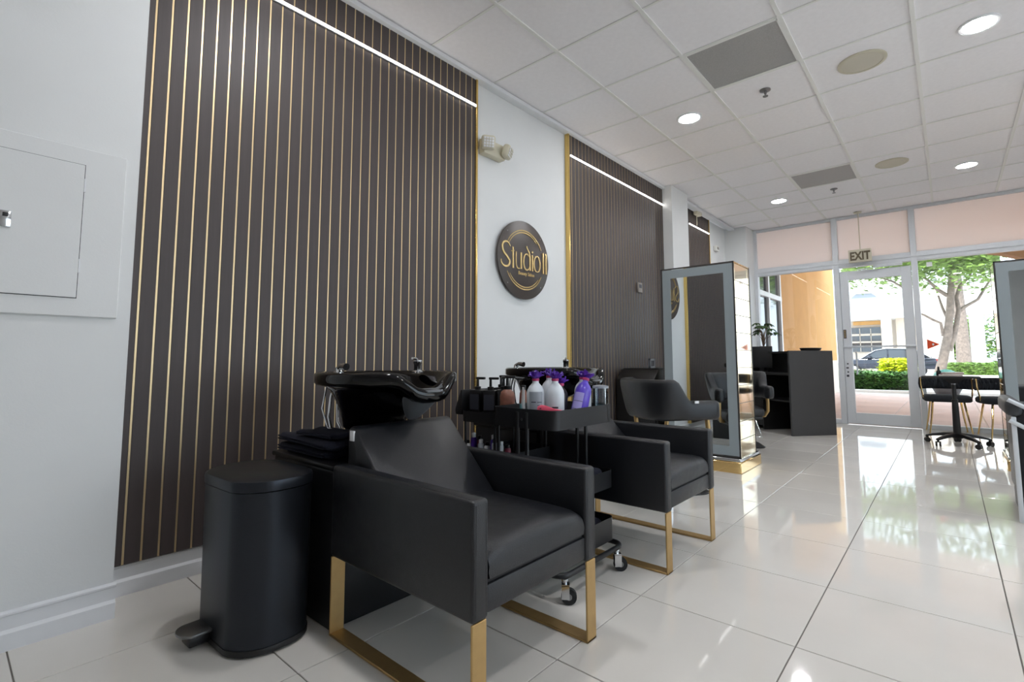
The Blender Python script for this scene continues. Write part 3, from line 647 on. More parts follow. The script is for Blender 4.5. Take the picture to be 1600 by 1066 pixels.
# pump bottles on the rear trolley
ZP = .683
def pump(parent, z, s=1):
    b = MB(); b.lathe([(.016*s, z), (.016*s, z+.016), (.007*s, z+.018), (.006*s, z+.052)], 14); b.build('collar', M_blackplastic, parent)
    b = MB(); b.box(-.008, .042, -.009, .009, z+.052, z+.064, .003); b.build('pump_head', M_blackplastic, parent)
def square_pump(loc, h, label, rz, wx=.032):
    q = thing('pump_bottle', label, 'bottle', loc, rz, 'black pump bottles on the rear trolley')
    MB().box(-wx, wx, -wx, wx, 0, h, .006, 2).build('body', M_blackplastic, q)
    MB().box(-wx*.8, wx*.8, -wx-.0008, -wx+.001, .012, h*.8).build('label', M_print, q, smooth=False)
    pump(q, h-.001)
square_pump((-1.815, 1.795, ZP), .108, 'black square pump bottle at the left end of the rear trolley', .2)
square_pump((-1.735, 1.805, ZP), .108, 'second black square pump bottle from the left on the rear trolley', .5)
square_pump((-1.665, 1.825, ZP), .112, 'third black square pump bottle, with its pump head raised', 2.4)
square_pump((-1.77, 1.920, ZP), .115, 'black square pump bottle in the back row of the rear trolley', .3)
cp = thing('pump_bottle', 'copper brown round pump bottle on the rear trolley', 'bottle', (-1.605, 1.785, ZP), .4)
MB().lathe([(.033, 0), (.036, .004), (.036, .085), (.031, .105), (.018, .115), (.016, .118)], 22).build('body', M_copper, cp); pump(cp, .117, 1.1)
bk = thing('cosmetic_tube', 'brown cosmetic tube on the rear trolley by the copper bottle', 'tube', (-1.62, 1.920, ZP), 0)
MB().lathe([(.02, 0), (.022, .004), (.022, .03), (.018, .09), (.012, .11)], 16).build('body', M_copper, bk); MB().lathe([(.014, .108), (.014, .13)], 14).build('cap', M_blackplastic, bk)
# small jars and clips on the middle tray of the rear trolley
kinds = [(M_white, 'white'), (M_purplecap, 'purple'), (M_maroon, 'maroon'), (M_greyb, 'grey'), (M_white, 'white'), (M_purple, 'violet'), (M_greyb, 'pale grey'), (M_white, 'white'), (M_maroon, 'dark red')]
spots = ['leftmost', 'second from the left', 'third from the left', 'fourth from the left', 'in the middle', 'right of the middle', 'third from the right', 'second from the right', 'rightmost']
for k, (m, nm) in enumerate(kinds):
    j = thing('small_jar', 'small %s jar, %s in the row under the pump bottles' % (nm, spots[k]), 'jar', (-1.855+.031*k, 1.765+.012*(k % 3), .439), 0, 'small jars on the rear trolley')
    h = .10+.012*((k*7) % 4)
    MB().lathe([(.014, 0), (.015, .003), (.015, h*.8), (.010, h*.86)], 14).build('body', m, j); MB().lathe([(.0105, h*.85), (.0105, h), (.004, h+.003)], 12).build('cap', M_white if k % 2 else M_blackplastic, j)

# ------------------------------------------------------------------ black drawer cabinet by the second panel
K = thing('drawer_trolley', 'black drawer cabinet with chrome handle against the second slatted panel', 'cabinet', (-2.32, 4.84, 0), 0)
MB().prism([(-.42, .06), (.45, .06), (.45, .80), (.39, .845), (-.30, .845), (-.42, .745)], 'x', -.2, .2, .01).build('body', M_blackplastic, K)
for k, (z0, z1) in enumerate(((.10, .32), (.34, .54), (.56, .74))):
    dd = MB().box(.2, .212, -.385, .42, z0, z1, .006).build('drawer', M_blackmatte, K)
    MB().tube([(.212, -.34, z0+.05), (.238, -.34, z0+.055), (.238, -.34, z1-.055), (.212, -.34, z1-.05)], .006).build('handle', M_chrome, dd)
    MB().tube([(.212, -.02, z1-.05), (.235, 0, z1-.045), (.235, .14, z1-.045), (.212, .16, z1-.05)], .006).build('handle', M_chrome, dd)
MB().box(-.19, .19, -.29, .38, .845, .853, .003).build('top_mat', M_blackmatte, K)
for x, y in ((-.16, -.36), (-.16, .39), (.16, -.36), (.16, .39)): MB().tube([(x, y-.012, .033), (x, y+.012, .033)], .033, 16).build('wheel', M_tyre, K)
q = thing('square_clock', 'small grey square frame standing on the black drawer cabinet', 'frame', (-2.28, 4.72, .853))
b = MB()
for a, c, e, f in ((-.055, .055, 0, .02), (-.055, .055, .075, .095), (-.055, -.035, 0, .095), (.035, .055, 0, .095)): b.box(-.01, .01, a, c, e, f, .002, 1)
b.build('frame', M_greyb, q); MB().box(-.008, .004, -.036, .036, .018, .077).build('face', M_print, q, smooth=False)

# ------------------------------------------------------------------ styling chairs
def styling_chair(loc, rz, label, post=M_leg, foot=False):
    C = thing('styling_chair', label, 'chair', loc, rz, 'black styling chairs'); C.scale = (.88, .88, 1)
    MB().prism(rrect(-.25, .25, -.25, .25, .1, 6), 'z', 0, .012, .003, 1).build('base_plate', M_blackmatte, C)
    cl = MB().lathe([(.07, .012), (.06, .03), (.032, .045), (.032, .27), (.05, .28), (.05, .30)], 20).build('column', M_chrome, C)
    MB().tube([(0, -.03, .27), (.02, -.16, .27), (.02, -.26, .285)], .008).build('pump_lever', M_chrome, cl)
    MB().box(-.21, .23, -.22, .22, .30, .33, .008).build('seat_plate', M_blackmatte, C)
    MB().box(-.24, .26, -.245, .245, .325, .425, .045, 4).build('seat', M_leather, C)
    # wrapped back and arms
    N = 48; rings = []
    for i in range(N+1):
        t = -1+2*i/N; s = abs(t); sg = 1 if t > 0 else -1
        # path: arms from front (x=.27) back to the rounded rear
        if s > .52: f = (s-.52)/.48; x = -.13+f*.40; y = sg*(.285+.02*f); nx, ny = 0, sg
        else: a = s/.52*PI/2; x = -.13-.155*math.cos(a); y = sg*.285*max(0, math.sin(a))**.85; nx, ny = -math.cos(a), sg*math.sin(a)
        f = smooth01((s-.50)/.20); top = .802*(1-f)+.655*f; bot = .515*(1-f)+.520*f
        th = .050*(1-f)+.052*f; e = 1
        if s > .96: e = max(0, 1-((s-.96)/.04)**2)**.5*.75+.25
        out = .035*(1-f); zc = (top+bot)/2; hh = (top-bot)/2*(.7+.3*e); row = []
        for k in range(16):
            q = 2*PI*k/16; cq, sq_ = math.cos(q), math.sin(q)
            dx = math.copysign(abs(cq)**.55, cq)*th*e; dz = math.copysign(abs(sq_)**.55, sq_)*hh
            lean = out*(dz/hh+.2)
            row.append((x+nx*(dx+lean), y+ny*(dx+lean), zc+dz))
        rings.append(row)
    bs = MB().loft(rings).build('back_and_arms', M_leather, C, ang=70)
    MB().box(.02, .055, -.360, -.354, .640, .656, .001).build('care_tag', M_white, bs)
    for s in (-1, 1):
        MB().tube([(.17, s*.292, .54), (.175, s*.296, .47), (.165, s*.295, .39), (.12, s*.27, .335), (.04, s*.2, .318)], .019, 12).build('arm_support', post, C)
    MB().tube([(-.285, .03, .57), (-.27, .03, .45), (-.2, .03, .33)], .017, 12).build('back_support', post, C)
    if not foot: return C
    fr = MB(); fr.tube([(.22, -.12, .33), (.34, -.14, .22), (.42, -.16, .14), (.42, .16, .14), (.34, .14, .22), (.22, .12, .33)], .010, 10); fr.build('footrest', M_chrome, C)
    return C
styling_chair((-1.60, 3.55, 0), math.radians(56), 'black styling chair with gold supports in front of the left mirror')
styling_chair((-1.80, 5.85, 0), math.radians(-62), 'black styling chair with a gold arm support behind the left mirror', foot=True)

# ------------------------------------------------------------------ mirror stations
def mirror_station(loc, label):
    S_ = thing('mirror_station', label, 'mirror', loc, 0, 'double sided gold mirror stations'); W2 = .33
    MB().box(-W2-.02, W2+.02, -.07, .50, 0, .088, .004, 1).build('gold_base', M_goldmir2, S_)
    MB().box(-W2-.012, W2+.012, -.05, .48, .088, .115, .004, 1).build('base_step', M_chrome, S_)
    MB().box(-W2+.006, W2-.006, .006, .424, .115, 1.77).build('core', M_mirredge, S_, smooth=False)
    n = 11; H = (1.77-.115)/n
    for s in (-1, 1):
        for k in range(n): MB().box(*sorted((s*(W2-.006), s*W2)), .012, .36, .115+k*H+.0022, .115+(k+1)*H-.0022, .0012, 1).build('side_panel', M_goldmir, S_, smooth=False)
        for k in range(n): MB().box(*sorted((s*(W2-.006), s*W2)), .363, .418, .115+k*H+.0022, .115+(k+1)*H-.0022, .0012, 1).build('side_panel', M_goldmir, S_, smooth=False)
    MB().box(-W2, W2, .0, .43, 1.77, 1.785, .003, 1).build('gold_cap', M_goldmir2, S_)
    for sgn, y in ((-1, .004), (1, .426)):
        y0, y1 = (y-.006, y) if sgn < 0 else (y, y+.006)
        mr = MB().box(-W2, W2, y0, y1, .118, 1.782).build('mirror_glass', M_mirror, S_, smooth=False)
        bo = MB(); yy0, yy1 = (y0-.0012, y0) if sgn < 0 else (y1, y1+.0012); tt = .078
        for a, c, e, f in ((-W2+.012, W2-.012, 1.782-.012-tt, 1.77), (-W2+.012, W2-.012, .130, .130+tt), (-W2+.012, -W2+.012+tt, .130+tt, 1.77-tt), (W2-.012-tt, W2-.012, .130+tt, 1.77-tt)): bo.box(a, c, yy0, yy1, e, f)
        bo.build('frosted_border', M_frost, mr, smooth=False)
        ed = MB()
        for a, c, e, f in ((-W2-.002, W2+.002, 1.774, 1.786), (-W2-.002, W2+.002, .114, .126), (-W2-.002, -W2+.010, .114, 1.786), (W2-.010, W2+.002, .114, 1.786)): ed.box(a, c, yy0-.001 if sgn < 0 else yy0, yy1 if sgn < 0 else yy1+.001, e, f)
        ed.build('dark_edge', M_mirredge, mr, smooth=False)
    return S_
mirror_station((-1.690, 4.425, 0), 'tall mirror with frosted border and gold sides in front of the second panel')
mirror_station((.668, 5.98, 0), 'tall mirror with frosted border at the right edge')

# ------------------------------------------------------------------ reception desk
D = thing('reception_desk', 'charcoal reception desk near the shop window', 'desk', (-1.5, 6.88, 0), math.atan2(.763, .647)); DW, DL = .607, 1.26
MB().box(0, DW, 0, .03, 0, 1.045, .002, 1).build('end_panel', M_desk, D, smooth=False)
MB().box(0, DW, DL-.03, DL, 0, 1.045, .002, 1).build('end_panel', M_desk, D, smooth=False)
MB().box(DW-.03, DW, .031, DL-.031, 0, 1.045).build('front_panel', M_desk, D, smooth=False)
MB().box(.27, DW-.031, .031, DL-.031, 1.02, 1.045).build('counter_top', M_deskin, D, smooth=False)
MB().box(.02, DW-.031, .031, DL-.031, .735, .76).build('worktop', M_deskin, D, smooth=False)
MB().box(.04, DW-.031, .031, .60, .40, .42).build('shelf', M_deskin, D, smooth=False)
MB().box(.04, DW-.031, .60, .62, .0, .735).build('divider', M_deskin, D, smooth=False)
MB().box(.05, .07, .64, DL-.031, .05, .70).build('drawer_front', M_deskin, D, smooth=False)
def dloc(x, y, z): return Matrix.Rotation(math.atan2(.763, .647), 3, 'Z') @ Vector((x, y, z)) + Vector((-1.5, 6.88, 0))
p = dloc(.22, .86, .76); MN = thing('desk_monitor', 'black monitor back on the reception desk', 'monitor', p, math.atan2(.763, .647)-.9)
MB().box(-.15, .15, -.012, .02, .06, .36, .005).build('screen', M_blackplastic, MN); MB().box(-.03, .03, 0, .03, .01, .1).build('stem', M_blackplastic, MN, smooth=False); MB().box(-.1, .1, -.06, .08, 0, .012, .003).build('foot', M_blackplastic, MN)
p = dloc(.45, .18, 1.045); TR = thing('counter_tray', 'dark oval tray on the reception desk top', 'tray', p, .8)
MB().lathe([(.08, 0), (.11, .006), (.125, .036), (.12, .038), (.10, .014), (.02, .010)], 28, sx=1.1, sy=.8).build('dish', M_blackplastic, TR)
p = dloc(.30, .33, .76); JJ = thing('desk_ornament', 'small yellow-green ornament on the desk worktop', 'ornament', (p.x, p.y, .76))
MB().lathe([(.03, 0), (.035, .02), (.03, .03)], 14).build('dish', M_blackplastic, JJ)
for k in range(5): MB().ball((.022*math.cos(k*1.26), .022*math.sin(k*1.26), .048), .018, 10, 6).build('blossom', mat('dull_yellow', (150, 150, 60), .6), JJ)
p = dloc(.42, 1.08, 1.045); PL = thing('potted_plant', 'small potted green plant on the reception desk', 'plant', p)
MB().lathe([(.035, 0), (.045, .01), (.052, .08), (.048, .085), (.042, .075)], 20).build('pot', M_pot, PL)
st_ = MB(); tips = []
for k in range(13):
    a = k*2.4; l = .07+.04*(k % 3); hgt = .20+.045*(k % 4)+(.10 if k == 4 else 0)
    tip = (l*math.cos(a)*(.4 if k == 4 else 1), l*math.sin(a)*(.4 if k == 4 else 1), .08+hgt); tips.append((tip, a))
    st_.tube([(0, 0, .07), (tip[0]*.35, tip[1]*.35, .07+hgt*.65), tip], [.006, .004, .002], 6)
st_.build('stem', M_stem, PL)
for (tx, ty, tz), a in tips:
    for k in range(5):
        aa = a+(k-2)*.65; ll = .075+.02*random.random(); c_, s_ = math.cos(aa), math.sin(aa)
        b = MB(); b.loft([[(tx+c_*ll*t-s_*wd, ty+s_*ll*t+c_*wd, tz+.01-.05*t*t), (tx+c_*ll*t, ty+s_*ll*t, tz+.004-.05*t*t), (tx+c_*ll*t+s_*wd, ty+s_*ll*t-c_*wd, tz+.01-.05*t*t)] for t, wd in ((0, .004), (.35, .020), (.7, .017), (1, .002))], cap=False, closed=False)
        b.build('leaf', M_leaf, PL)

# ------------------------------------------------------------------ manicure table and chairs by the window
NT = thing('manicure_table', 'black pedestal table on a five-star caster base by the window', 'table', (.02, 7.34, 0))
MB().box(-.27, .22, -.17, .17, .728, .748, .006).build('table_top', M_blackplastic, NT)
MB().prism([(-.10, .728), (.10, .728), (.03, .67), (-.03, .67)], 'y', -.04, .04).build('bracket', M_blackmatte, NT, smooth=False)
cl = MB().lathe([(.034, .115), (.034, .13), (.030, .40), (.026, .48), (.020, .49), (.018, .67)], 18).build('column', M_blackplastic, NT)
MB().lathe([(.026, .47), (.028, .475), (.028, .49), (.02, .495)], 16).build('collar', M_blackmatte, cl)
MB().lathe([(.021, .655), (.021, .672)], 14).build('silver_ring', M_steel, cl)
hub = MB().lathe([(.045, .075), (.05, .08), (.048, .115), (.036, .125)], 20).build('hub', M_blackplastic, NT)
for k in range(5):
    a = math.radians(18+72*k); c_, s_ = math.cos(a), math.sin(a)
    rows = []
    for t, z, wd, hh in ((.03, .112, .032, .022), (.12, .108, .028, .018), (.22, .090, .022, .014), (.285, .072, .018, .010)):
        rows.append([(c_*t-s_*wd, s_*t+c_*wd, z-hh), (c_*t-s_*wd*.8, s_*t+c_*wd*.8, z+hh*.6), (c_*t, s_*t, z+hh), (c_*t+s_*wd*.8, s_*t-c_*wd*.8, z+hh*.6), (c_*t+s_*wd, s_*t-c_*wd, z-hh)])
    MB().loft(rows).build('base_arm', M_blackplastic, NT)
    cs = MB().box(-.012, .012, -.010, .010, .04, .066, .003).build('caster', M_blackplastic, NT); cs.location = (c_*.275, s_*.275, 0); cs.rotation_euler = (0, 0, a+.6)
    for s in (-1, 1): MB().tube([(0, s*.008, .026), (0, s*.024, .026)], .026, 16).build('wheel', M_blackplastic, cs)
for k, (m, wx, wy, h, l) in enumerate(((M_white, .10, .07, .018, 'white book at the bottom of the small pile on the manicure table'), (M_maroon, .09, .06, .014, 'dark red book in the middle of the pile on the manicure table'), (M_white, .085, .055, .012, 'white book on top of the pile on the manicure table'))):
    bk = thing('book', l, 'book', (.0+.01*k, 7.32, .748+(0, .018, .032)[k]), .1*k, 'books on the manicure table'); MB().box(-wx, wx, -wy, wy, 0, h, .002, 1).build('cover', m, bk); MB().box(-wx+.003, wx+.0005, -wy-.0005, wy-.003, .003, h-.003).build('pages', M_creamst, bk, smooth=False)
bt = thing('dark_bottle', 'small dark bottle standing on the manicure table', 'bottle', (-.10, 7.42, .748)); MB().lathe([(.02, 0), (.022, .004), (.022, .05), (.010, .065)], 14).build('body', M_blackplastic, bt); MB().lathe([(.011, .063), (.009, .10), (.004, .103)], 12).build('cap', M_blackplastic, bt)

def velvet_chair(loc, rz, label):
    C = thing('velvet_chair', label, 'chair', loc, rz, 'black velvet chairs by the window')   # faces local -y
    st = MB(); st.loft([[(x, y, z) for x, y in rrect(-.235*k, .235*k, -.22*k, .22*k, .12*k, 6)] for k, z in ((.93, .40), (1.0, .415), (1.0, .455), (.93, .475), (.5, .482))]); st.build('seat', M_velvet, C, ang=60)
    # woven wrapped back: a row of bulging diagonal segments on a curve
    for k in range(14):
        a = math.radians(-6+192*(k+.5)/14); cxp, cyp = .245*math.cos(a), .02+.19*math.sin(a); b = MB()
        for s in (-1, 1):
            dx = -math.sin(a)*.022; dy = math.cos(a)*.022
            b.tube([(cxp+dx*s, cyp+dy*s, .565), (cxp+dx*s*.3, cyp+dy*s*.3, .62), (cxp-dx*s, cyp-dy*s, .685)], [.020, .028, .020], 8)
        b.build('woven_strap', M_velvet, C, ang=60)
    for z in (.56, .692): MB().tube([(.25*math.cos(math.radians(a)), .02+.195*math.sin(math.radians(a)), z) for a in range(-8, 190, 11)], .011, 8).build('back_rail', M_velvet, C)
    for s in (-1, 1):
        MB().tube([(s*.25, -.015, .70), (s*.252, -.03, .60), (s*.238, -.06, .47), (s*.225, -.05, .42)], .0085, 8).build('gold_upright', M_goldmir2, C)
        MB().tube([(s*.15, -.14, .41), (s*.175, -.185, .2), (s*.205, -.215, 0)], [.012, .010, .007], 8).build('leg', M_goldmir2, C)
        MB().tube([(s*.15, .14, .41), (s*.175, .185, .2), (s*.205, .215, 0)], [.012, .010, .007], 8).build('leg', M_goldmir2, C)
    return C
velvet_chair((-.055, 8.44, 0), math.radians(6), 'black woven-back velvet chair with gold legs left of the other one')
velvet_chair((.47, 8.36, 0), math.radians(14), 'black woven-back velvet chair with gold legs partly behind the right mirror')

# object at the right edge: black barber chair with chrome arms
RC = thing('barber_chair', 'black chair with pale metal arms cut off by the right edge', 'chair', (.575, 4.42, 0), 0)
MB().box(-.31, .28, -.27, .27, .12, .66, .03, 3).build('body', M_leather, RC)
MB().box(-.345, -.27, -.30, .28, .60, .70, .03, 3).build('arm_pad', M_rubber, RC)
for z in (.70, .58): MB().tube([(-.33, -.31, z), (-.18, -.315, z-.09), (.05, -.32, z-.16), (.25, -.32, z-.18)], .012, 10).build('arm_rail', M_alum, RC)
MB().box(-.322, -.300, -.305, -.28, .0, .60, .004).build('front_post', M_alum, RC)
MB().box(.24, .28, -.305, -.28, .0, .55, .004).build('front_post', M_alum, RC)
MB().box(-.30, .26, -.25, .25, 0, .12, .01).build('plinth', M_blackmatte, RC)

# ------------------------------------------------------------------ outside
MB().box(-60, 60, 17.4, 130, -.12, -.03).build('road', M_asphalt, smooth=False, kind='structure', label='pale road and forecourt outside the shop')
MB().box(-60, 60, -30, -3.8, -.14, -.02).build('ground', M_asphalt, smooth=False, kind='structure', label='ground behind the shop')
MB().box(3.5, 60, -3.8, 8.8, -.14, -.02).build('ground_side', M_asphalt, smooth=False, kind='structure', label='ground beside the shop')
pv = MB().box(-20, 20, 8.81, 17.4, -.10, -.012).build('pavement', M_curb, smooth=False, kind='structure', label='pink paved walkway outside the shop')
pvm = MB().box(-.55, .55, -.55, .55, -.012, 0, .006, 1).mesh('paver', M_paver, smooth=False)
for i in range(-3, 6):
    for j in range(7): inst('paver', pvm, pv, (-.2+i*1.11, 9.42+j*1.11, -.001))
MB().box(-20, 20, 17.25, 17.5, -.05, .07, .02).build('kerb', M_curb, kind='structure', label='pale concrete kerb in front of the hedge')
# tan arcade wall left of the window with a white framed shop window in it
aw = MB().box(-2.75, -2.45, 8.86, 17.0, .90, 4.0).build('arcade_wall', M_tan, smooth=False, kind='structure', label='tan stucco arcade wall outside the shop window')
MB().box(-2.75, -2.44, 8.86, 17.0, 0, .90).build('wainscot', M_creamst, aw, smooth=False)
nw = MB()
for y in (9.05, 9.72, 10.55): nw.box(-2.45, -2.40, y, y+.09, .05, 2.95, .004, 1)
for z in (.05, 2.05, 2.86): nw.box(-2.45, -2.395, 9.05, 10.64, z, z+.09, .004, 1)
nw = nw.build('window_3', M_white, smooth=False, kind='structure', label='white framed neighbouring shop window in the tan wall')
for y0, y1 in ((9.14, 9.72), (9.81, 10.55)):
    for z0, z1 in ((.14, 2.05), (2.14, 2.86)): MB().box(-2.448, -2.442, y0, y1, z0, z1).build('pane', M_carglass, nw, smooth=False)
MB().box(-20, 20, 8.81, 15.4, 3.5, 3.8).build('arcade_roof', M_soffit, smooth=False, kind='structure', label='cream roof over the walkway')
MB().box(-20, 20, 8.85, 9.0, ZC+.03, 3.5).build('arcade_fascia', M_tan, smooth=False, kind='structure', label='tan fascia strip above the shopfront')
ab = MB().box(.34, 1.30, 9.95, 10.25, 2.56, 2.9).build('arcade_beam', M_tan, smooth=False, kind='structure', label='tan arcade beam outside the right window pane')
MB().box(1.30, 20, 9.95, 10.25, 2.56, 2.9).build('end_beam', M_tan, ab, smooth=False)
ac = MB().box(1.30, 1.95, 9.9, 10.35, 0, 2.56).build('arcade_column', M_tan, smooth=False, kind='structure', label='tan arcade column at the right')
MB().prism([(.34, 2.56), (1.30, 2.56), (1.30, 1.95), (1.18, 2.16), (.95, 2.33), (.65, 2.47)], 'y', 9.95, 10.25).build('arch_spandrel', M_tan2, ac, smooth=False)

def shrub(name, label, x0, x1, y0, y1, z1, m, core, count, size, cat='hedge', rnd=.05, group=None):
    H_ = thing(name, label, cat, ((x0+x1)/2, (y0+y1)/2, -.03), 0, group); wx, wy = (x1-x0)/2, (y1-y0)/2; h = z1+.03
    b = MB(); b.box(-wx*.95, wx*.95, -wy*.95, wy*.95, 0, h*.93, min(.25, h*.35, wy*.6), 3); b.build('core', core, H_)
    pts = []
    for _ in range(count):
        f = random.random()
        if f < .45: p = (random.uniform(-wx, wx), -wy+random.uniform(-rnd, rnd), random.uniform(0, h))
        elif f < .85: p = (random.uniform(-wx, wx), random.uniform(-wy, wy), h+random.uniform(-rnd*2, rnd))
        else: p = (random.choice((-1, 1))*wx+random.uniform(-rnd, rnd), random.uniform(-wy, wy), random.uniform(0, h))
        pts.append(p)
    MB().leaves(pts, size).build('foliage', m, H_, smooth=False, kind='stuff')
    return H_
hx = lambda px, Y: on_y(px, 585, Y).x
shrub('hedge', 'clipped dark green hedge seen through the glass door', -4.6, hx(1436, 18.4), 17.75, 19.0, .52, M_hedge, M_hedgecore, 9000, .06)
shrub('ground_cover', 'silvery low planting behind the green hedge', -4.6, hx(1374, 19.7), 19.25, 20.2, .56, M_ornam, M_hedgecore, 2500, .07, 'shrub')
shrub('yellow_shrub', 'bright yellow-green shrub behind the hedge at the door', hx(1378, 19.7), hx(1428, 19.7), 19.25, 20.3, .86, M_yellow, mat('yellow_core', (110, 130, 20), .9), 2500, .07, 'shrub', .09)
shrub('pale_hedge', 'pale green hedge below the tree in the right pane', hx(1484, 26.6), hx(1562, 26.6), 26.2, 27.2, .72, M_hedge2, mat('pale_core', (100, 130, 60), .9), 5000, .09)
MB().box(-1, 6, 23.2, 24.4, -.03, .35, .03).build('planter_wall', M_curb, kind='structure', label='pale concrete planter edge below the tree')

# tree in the right pane
TR_ = thing('street_tree', 'grey-barked tree with forked branches in the right pane', 'tree', on_y(1468, 585, 25.5) * 1.0)
TR_.location.z = -.03; base = Vector(TR_.location)
def br(pts, r, yo=0): 
    q = [on_y(px, py, 25.5+dy)-base for px, py, dy in pts]
    return MB().tube([tuple(v) for v in q], r, 10)
br([(1466, 592, 0), (1474, 560, 0), (1481, 525, 0), (1484, 490, 0), (1486, 450, 0), (1487, 415, 0), (1490, 380, 0)], [.19, .16, .145, .13, .115, .10, .07]).build('trunk', M_bark, TR_)
for pts, r in (([(1484, 548, 0), (1493, 515, .1), (1498, 485, .2), (1494, 465, .3), (1500, 447, .3), (1515, 432, .5), (1522, 410, .6)], [.09, .085, .08, .07, .06, .05, .035]),
               ([(1496, 488, .2), (1510, 478, .3), (1528, 468, .5), (1538, 452, .6), (1548, 436, .7)], [.075, .06, .05, .045, .03]),
               ([(1480, 462, 0), (1464, 452, -.2), (1452, 440, -.3), (1438, 428, -.4)], [.075, .065, .05, .04]),
               ([(1474, 525, 0), (1470, 505, -.1), (1458, 500, -.2), (1445, 493, -.3), (1438, 490, -.3)], [.065, .05, .045, .04, .03]),
               ([(1481, 500, 0), (1472, 480, .2), (1466, 462, .3)], [.05, .045, .03]),
               ([(1440, 430, -.4), (1415, 452, -.6), (1395, 440, -.8), (1370, 432, -1)], [.06, .05, .04, .03])):
    br(pts, r).build('branch', M_bark, TR_)
pts = []
for _ in range(5600):
    if random.random() < .45: px, py = random.uniform(1315, 1445), 400+abs(random.gauss(0, 1))*22-4
    else: px, py = random.uniform(1425, 1560), 392+abs(random.gauss(0, 1))*22
    if py > 462: continue
    pts.append(tuple(on_y(px, py, 25.5+random.uniform(-2.2, 2.2))-base))
for _ in range(3500):
    px, py = random.uniform(1310, 1590), random.uniform(300, 402); pts.append(tuple(on_y(px, py, 25.5+random.uniform(-2.2, 2.2))-base))
MB().leaves(pts, .13).build('foliage', M_treeleaf, TR_, smooth=False, kind='stuff')

# dark car behind the hedge
def car(loc, label, paint):
    C = thing('parked_car', label, 'car', loc)
    L_, W_, = 2.3, .92
    side = [(-2.28, .42), (-2.22, .78), (-1.75, .92), (-1.15, .98), (1.55, 1.02), (2.22, 1.0), (2.30, .75), (2.26, .40)]
    MB().prism(side, 'y', -W_, W_, .07, 3).build('body', paint, C)
    cab = [(-1.15, .97), (-.45, 1.46), (.1, 1.58), (1.3, 1.54), (2.1, 1.02)]
    MB().prism(cab, 'y', -W_+.12, W_-.12, .06, 3).build('roof', paint, C)
    for poly in ([(-.85, 1.02), (-.35, 1.40), (.12, 1.48), (.12, 1.02)], [(.2, 1.02), (.2, 1.48), (.95, 1.47), (1.0, 1.02)], [(1.08, 1.02), (1.05, 1.46), (1.3, 1.44), (1.75, 1.06)]):
        MB().prism(poly, 'y', -W_+.105, -W_+.125).build('side_window', M_carglass, C, smooth=False)
    MB().tube([(-1.1, -W_+.10, .99), (-.42, -W_+.10, 1.45), (.1, -W_+.10, 1.55), (1.3, -W_+.10, 1.51), (2.0, -W_+.10, 1.04)], .02, 8).build('window_trim', M_chrome, C)
    MB().box(-.78, -.58, -W_-.16, -W_+.1, 1.0, 1.14, .04).build('wing_mirror', paint, C)
    MB().box(2.2, 2.31, -W_+.02, -W_+.35, .80, .96, .02).build('tail_light', M_red, C)
    for x in (-1.45, 1.45):
        for s in (-1, 1):
            wl = MB().tube([(x, s*.72, .34), (x, s*.93, .34)], .34, 24).build('wheel', M_tyre, C); MB().tube([(x, s*.90, .34), (x, s*.94, .34)], .22, 18).build('wheel_rim', M_alum, wl)
    return C
car((-2.75, 35.5, -.03), 'dark blue estate car parked behind the hedge', M_car)
# round object behind the chairs
p = on_y(1479, 598, 16.6); RO = thing('round_planter', 'round teal-topped grey object on the pavement behind the velvet chairs', 'planter', (p.x, 16.6, -.012))
MB().lathe([(.12, 0), (.22, .05), (.30, .22), (.31, .36), (.29, .37)], 24).build('bowl', M_rubber, RO)
MB().lathe([(.285, .34), (.29, .45), (.22, .60), (.10, .67), (.01, .69)], 24).build('dome', M_tealgreen, RO)

# white building across the road
BY = 50.0
def bx(px0, px1, py0, py1, Y=BY):
    a = on_y(px0, py0, Y); c = on_y(px1, py1, Y); return min(a.x, c.x), max(a.x, c.x), min(a.z, c.z), max(a.z, c.z)
BL = thing('white_building', 'white stucco shopping arcade with columns across the road', 'building', (0, BY, -.03))
def BB(name, px0, px1, py0, py1, m, y0=0, y1=1, Y=BY, bev=0):
    x0, x1, z0, z1 = bx(px0, px1, py0, py1, Y); z0 = -.03 if py1 > 555 else z0; return MB().box(x0, x1, y0, y1, z0+.03, z1+.03, bev).build(name, m, BL, smooth=False)
BB('upper_wall', 1250, 1446, 452, 494, M_bwhite, 0, 6)
BB('back_wall', 1250, 1446, 490, 569, M_bbeige, 3.2, 3.6)
BB('shop_window', 1300, 1372, 511, 549, M_carglass, 3.05, 3.2)
for k in (1318, 1336, 1354): BB('window_bar', k, k+1.2, 511, 549, M_bbeige, 2.98, 3.05)
for k in (521, 533): BB('window_bar', 1300, 1372, k, k+1.2, M_bbeige, 2.98, 3.05)
BB('sign_band', 1325, 1372, 500, 504, M_tan, 2.9, 3.2)
BB('column', 1376, 1396, 496, 569, M_bwhite, -.1, .9); BB('column_cap', 1373, 1399, 493, 497, M_bwhite, -.2, 1.0)
BB('column', 1292, 1312, 496, 569, M_bwhite, -.1, .9)
BB('side_wall', 1397, 1446, 490, 569, M_bbeige, 1.0, 1.4)
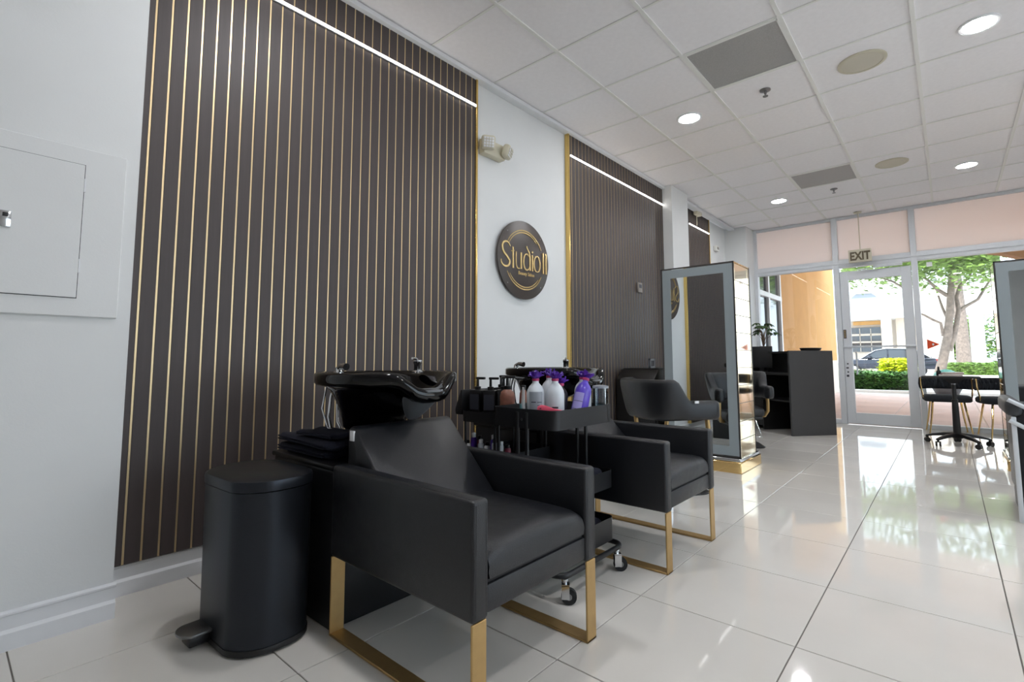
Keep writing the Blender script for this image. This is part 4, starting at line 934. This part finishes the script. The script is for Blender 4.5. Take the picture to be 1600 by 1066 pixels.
x0, x1, z0, z1 = bx(1326, 1374, 458, 473); b = MB(); pl = [(x0+(x1-x0)*(.5+.5*math.cos(math.radians(a))), z0+(z1-z0)*math.sin(math.radians(a))) for a in range(0, 181, 15)]
b.prism(pl, 'y', -.05, .02).build('arched_window', M_greyb, BL, smooth=False)
BB('parapet', 1250, 1446, 446, 452, M_bwhite, -.3, 6)
BB('right_block', 1434, 1492, 455, 569, M_bbeige, -.6, 4)
BB('white_bay', 1492, 1560, 448, 486, M_bwhite, -1, 3)
BB('column', 1513, 1541, 490, 562, M_bwhite, -1, .4); BB('column_cap', 1509, 1545, 484, 491, M_bwhite, -1.2, .6); BB('column_base', 1509, 1547, 560, 569, M_bwhite, -1.2, .6)
# trees far behind
for px, py, Y, r, l in ((1566, 505, 62, 4.2, 'leafy green tree beyond the white column at the right'), (1502, 530, 72, 2.4, 'small green tree between trunk and white column')):
    c = on_y(px, py, Y); T_ = thing('distant_tree', l, 'tree', (c.x, Y, -.03), 0, 'trees across the road')
    MB().tube([(0, 0, 0), (.1, 0, c.z*.6), (0, 0, c.z)], [.25, .2, .1], 8).build('trunk', M_bark, T_)
    pp = []
    for _ in range(1800):
        v = Vector((random.gauss(0, 1), random.gauss(0, 1), random.gauss(0, 1))).normalized()*r*random.uniform(.5, 1)
        pp.append((v.x*.8, v.y*.8, c.z+v.z))
    MB().leaves(pp, .30).build('foliage', M_treeleaf, T_, smooth=False, kind='stuff')
# trunk of a palm behind the tree
c = on_y(1506, 560, 44); PT = thing('palm_tree', 'brownish straight palm trunk right of the forked tree', 'tree', (c.x, 44, -.03))
MB().tube([(0, 0, 0), (0, 0, 3), (-.1, 0, 6.5), (-.1, 0, 8)], [.42, .33, .3, .26], 12).build('trunk', M_bark, PT)
for k in range(12):
    a = k*PI/6; MB().loft([[(r*math.cos(a)-s*wd*math.sin(a)-.1, r*math.sin(a)+s*wd*math.cos(a), 8+.6*math.sin(r)-.16*r*r+(.05 if s == 0 else 0)) for s in (-1, 0, 1)] for r, wd in ((.1, .1), (.9, .28), (1.8, .25), (2.6, .03))], cap=False, closed=False).build('frond', M_treeleaf, PT)
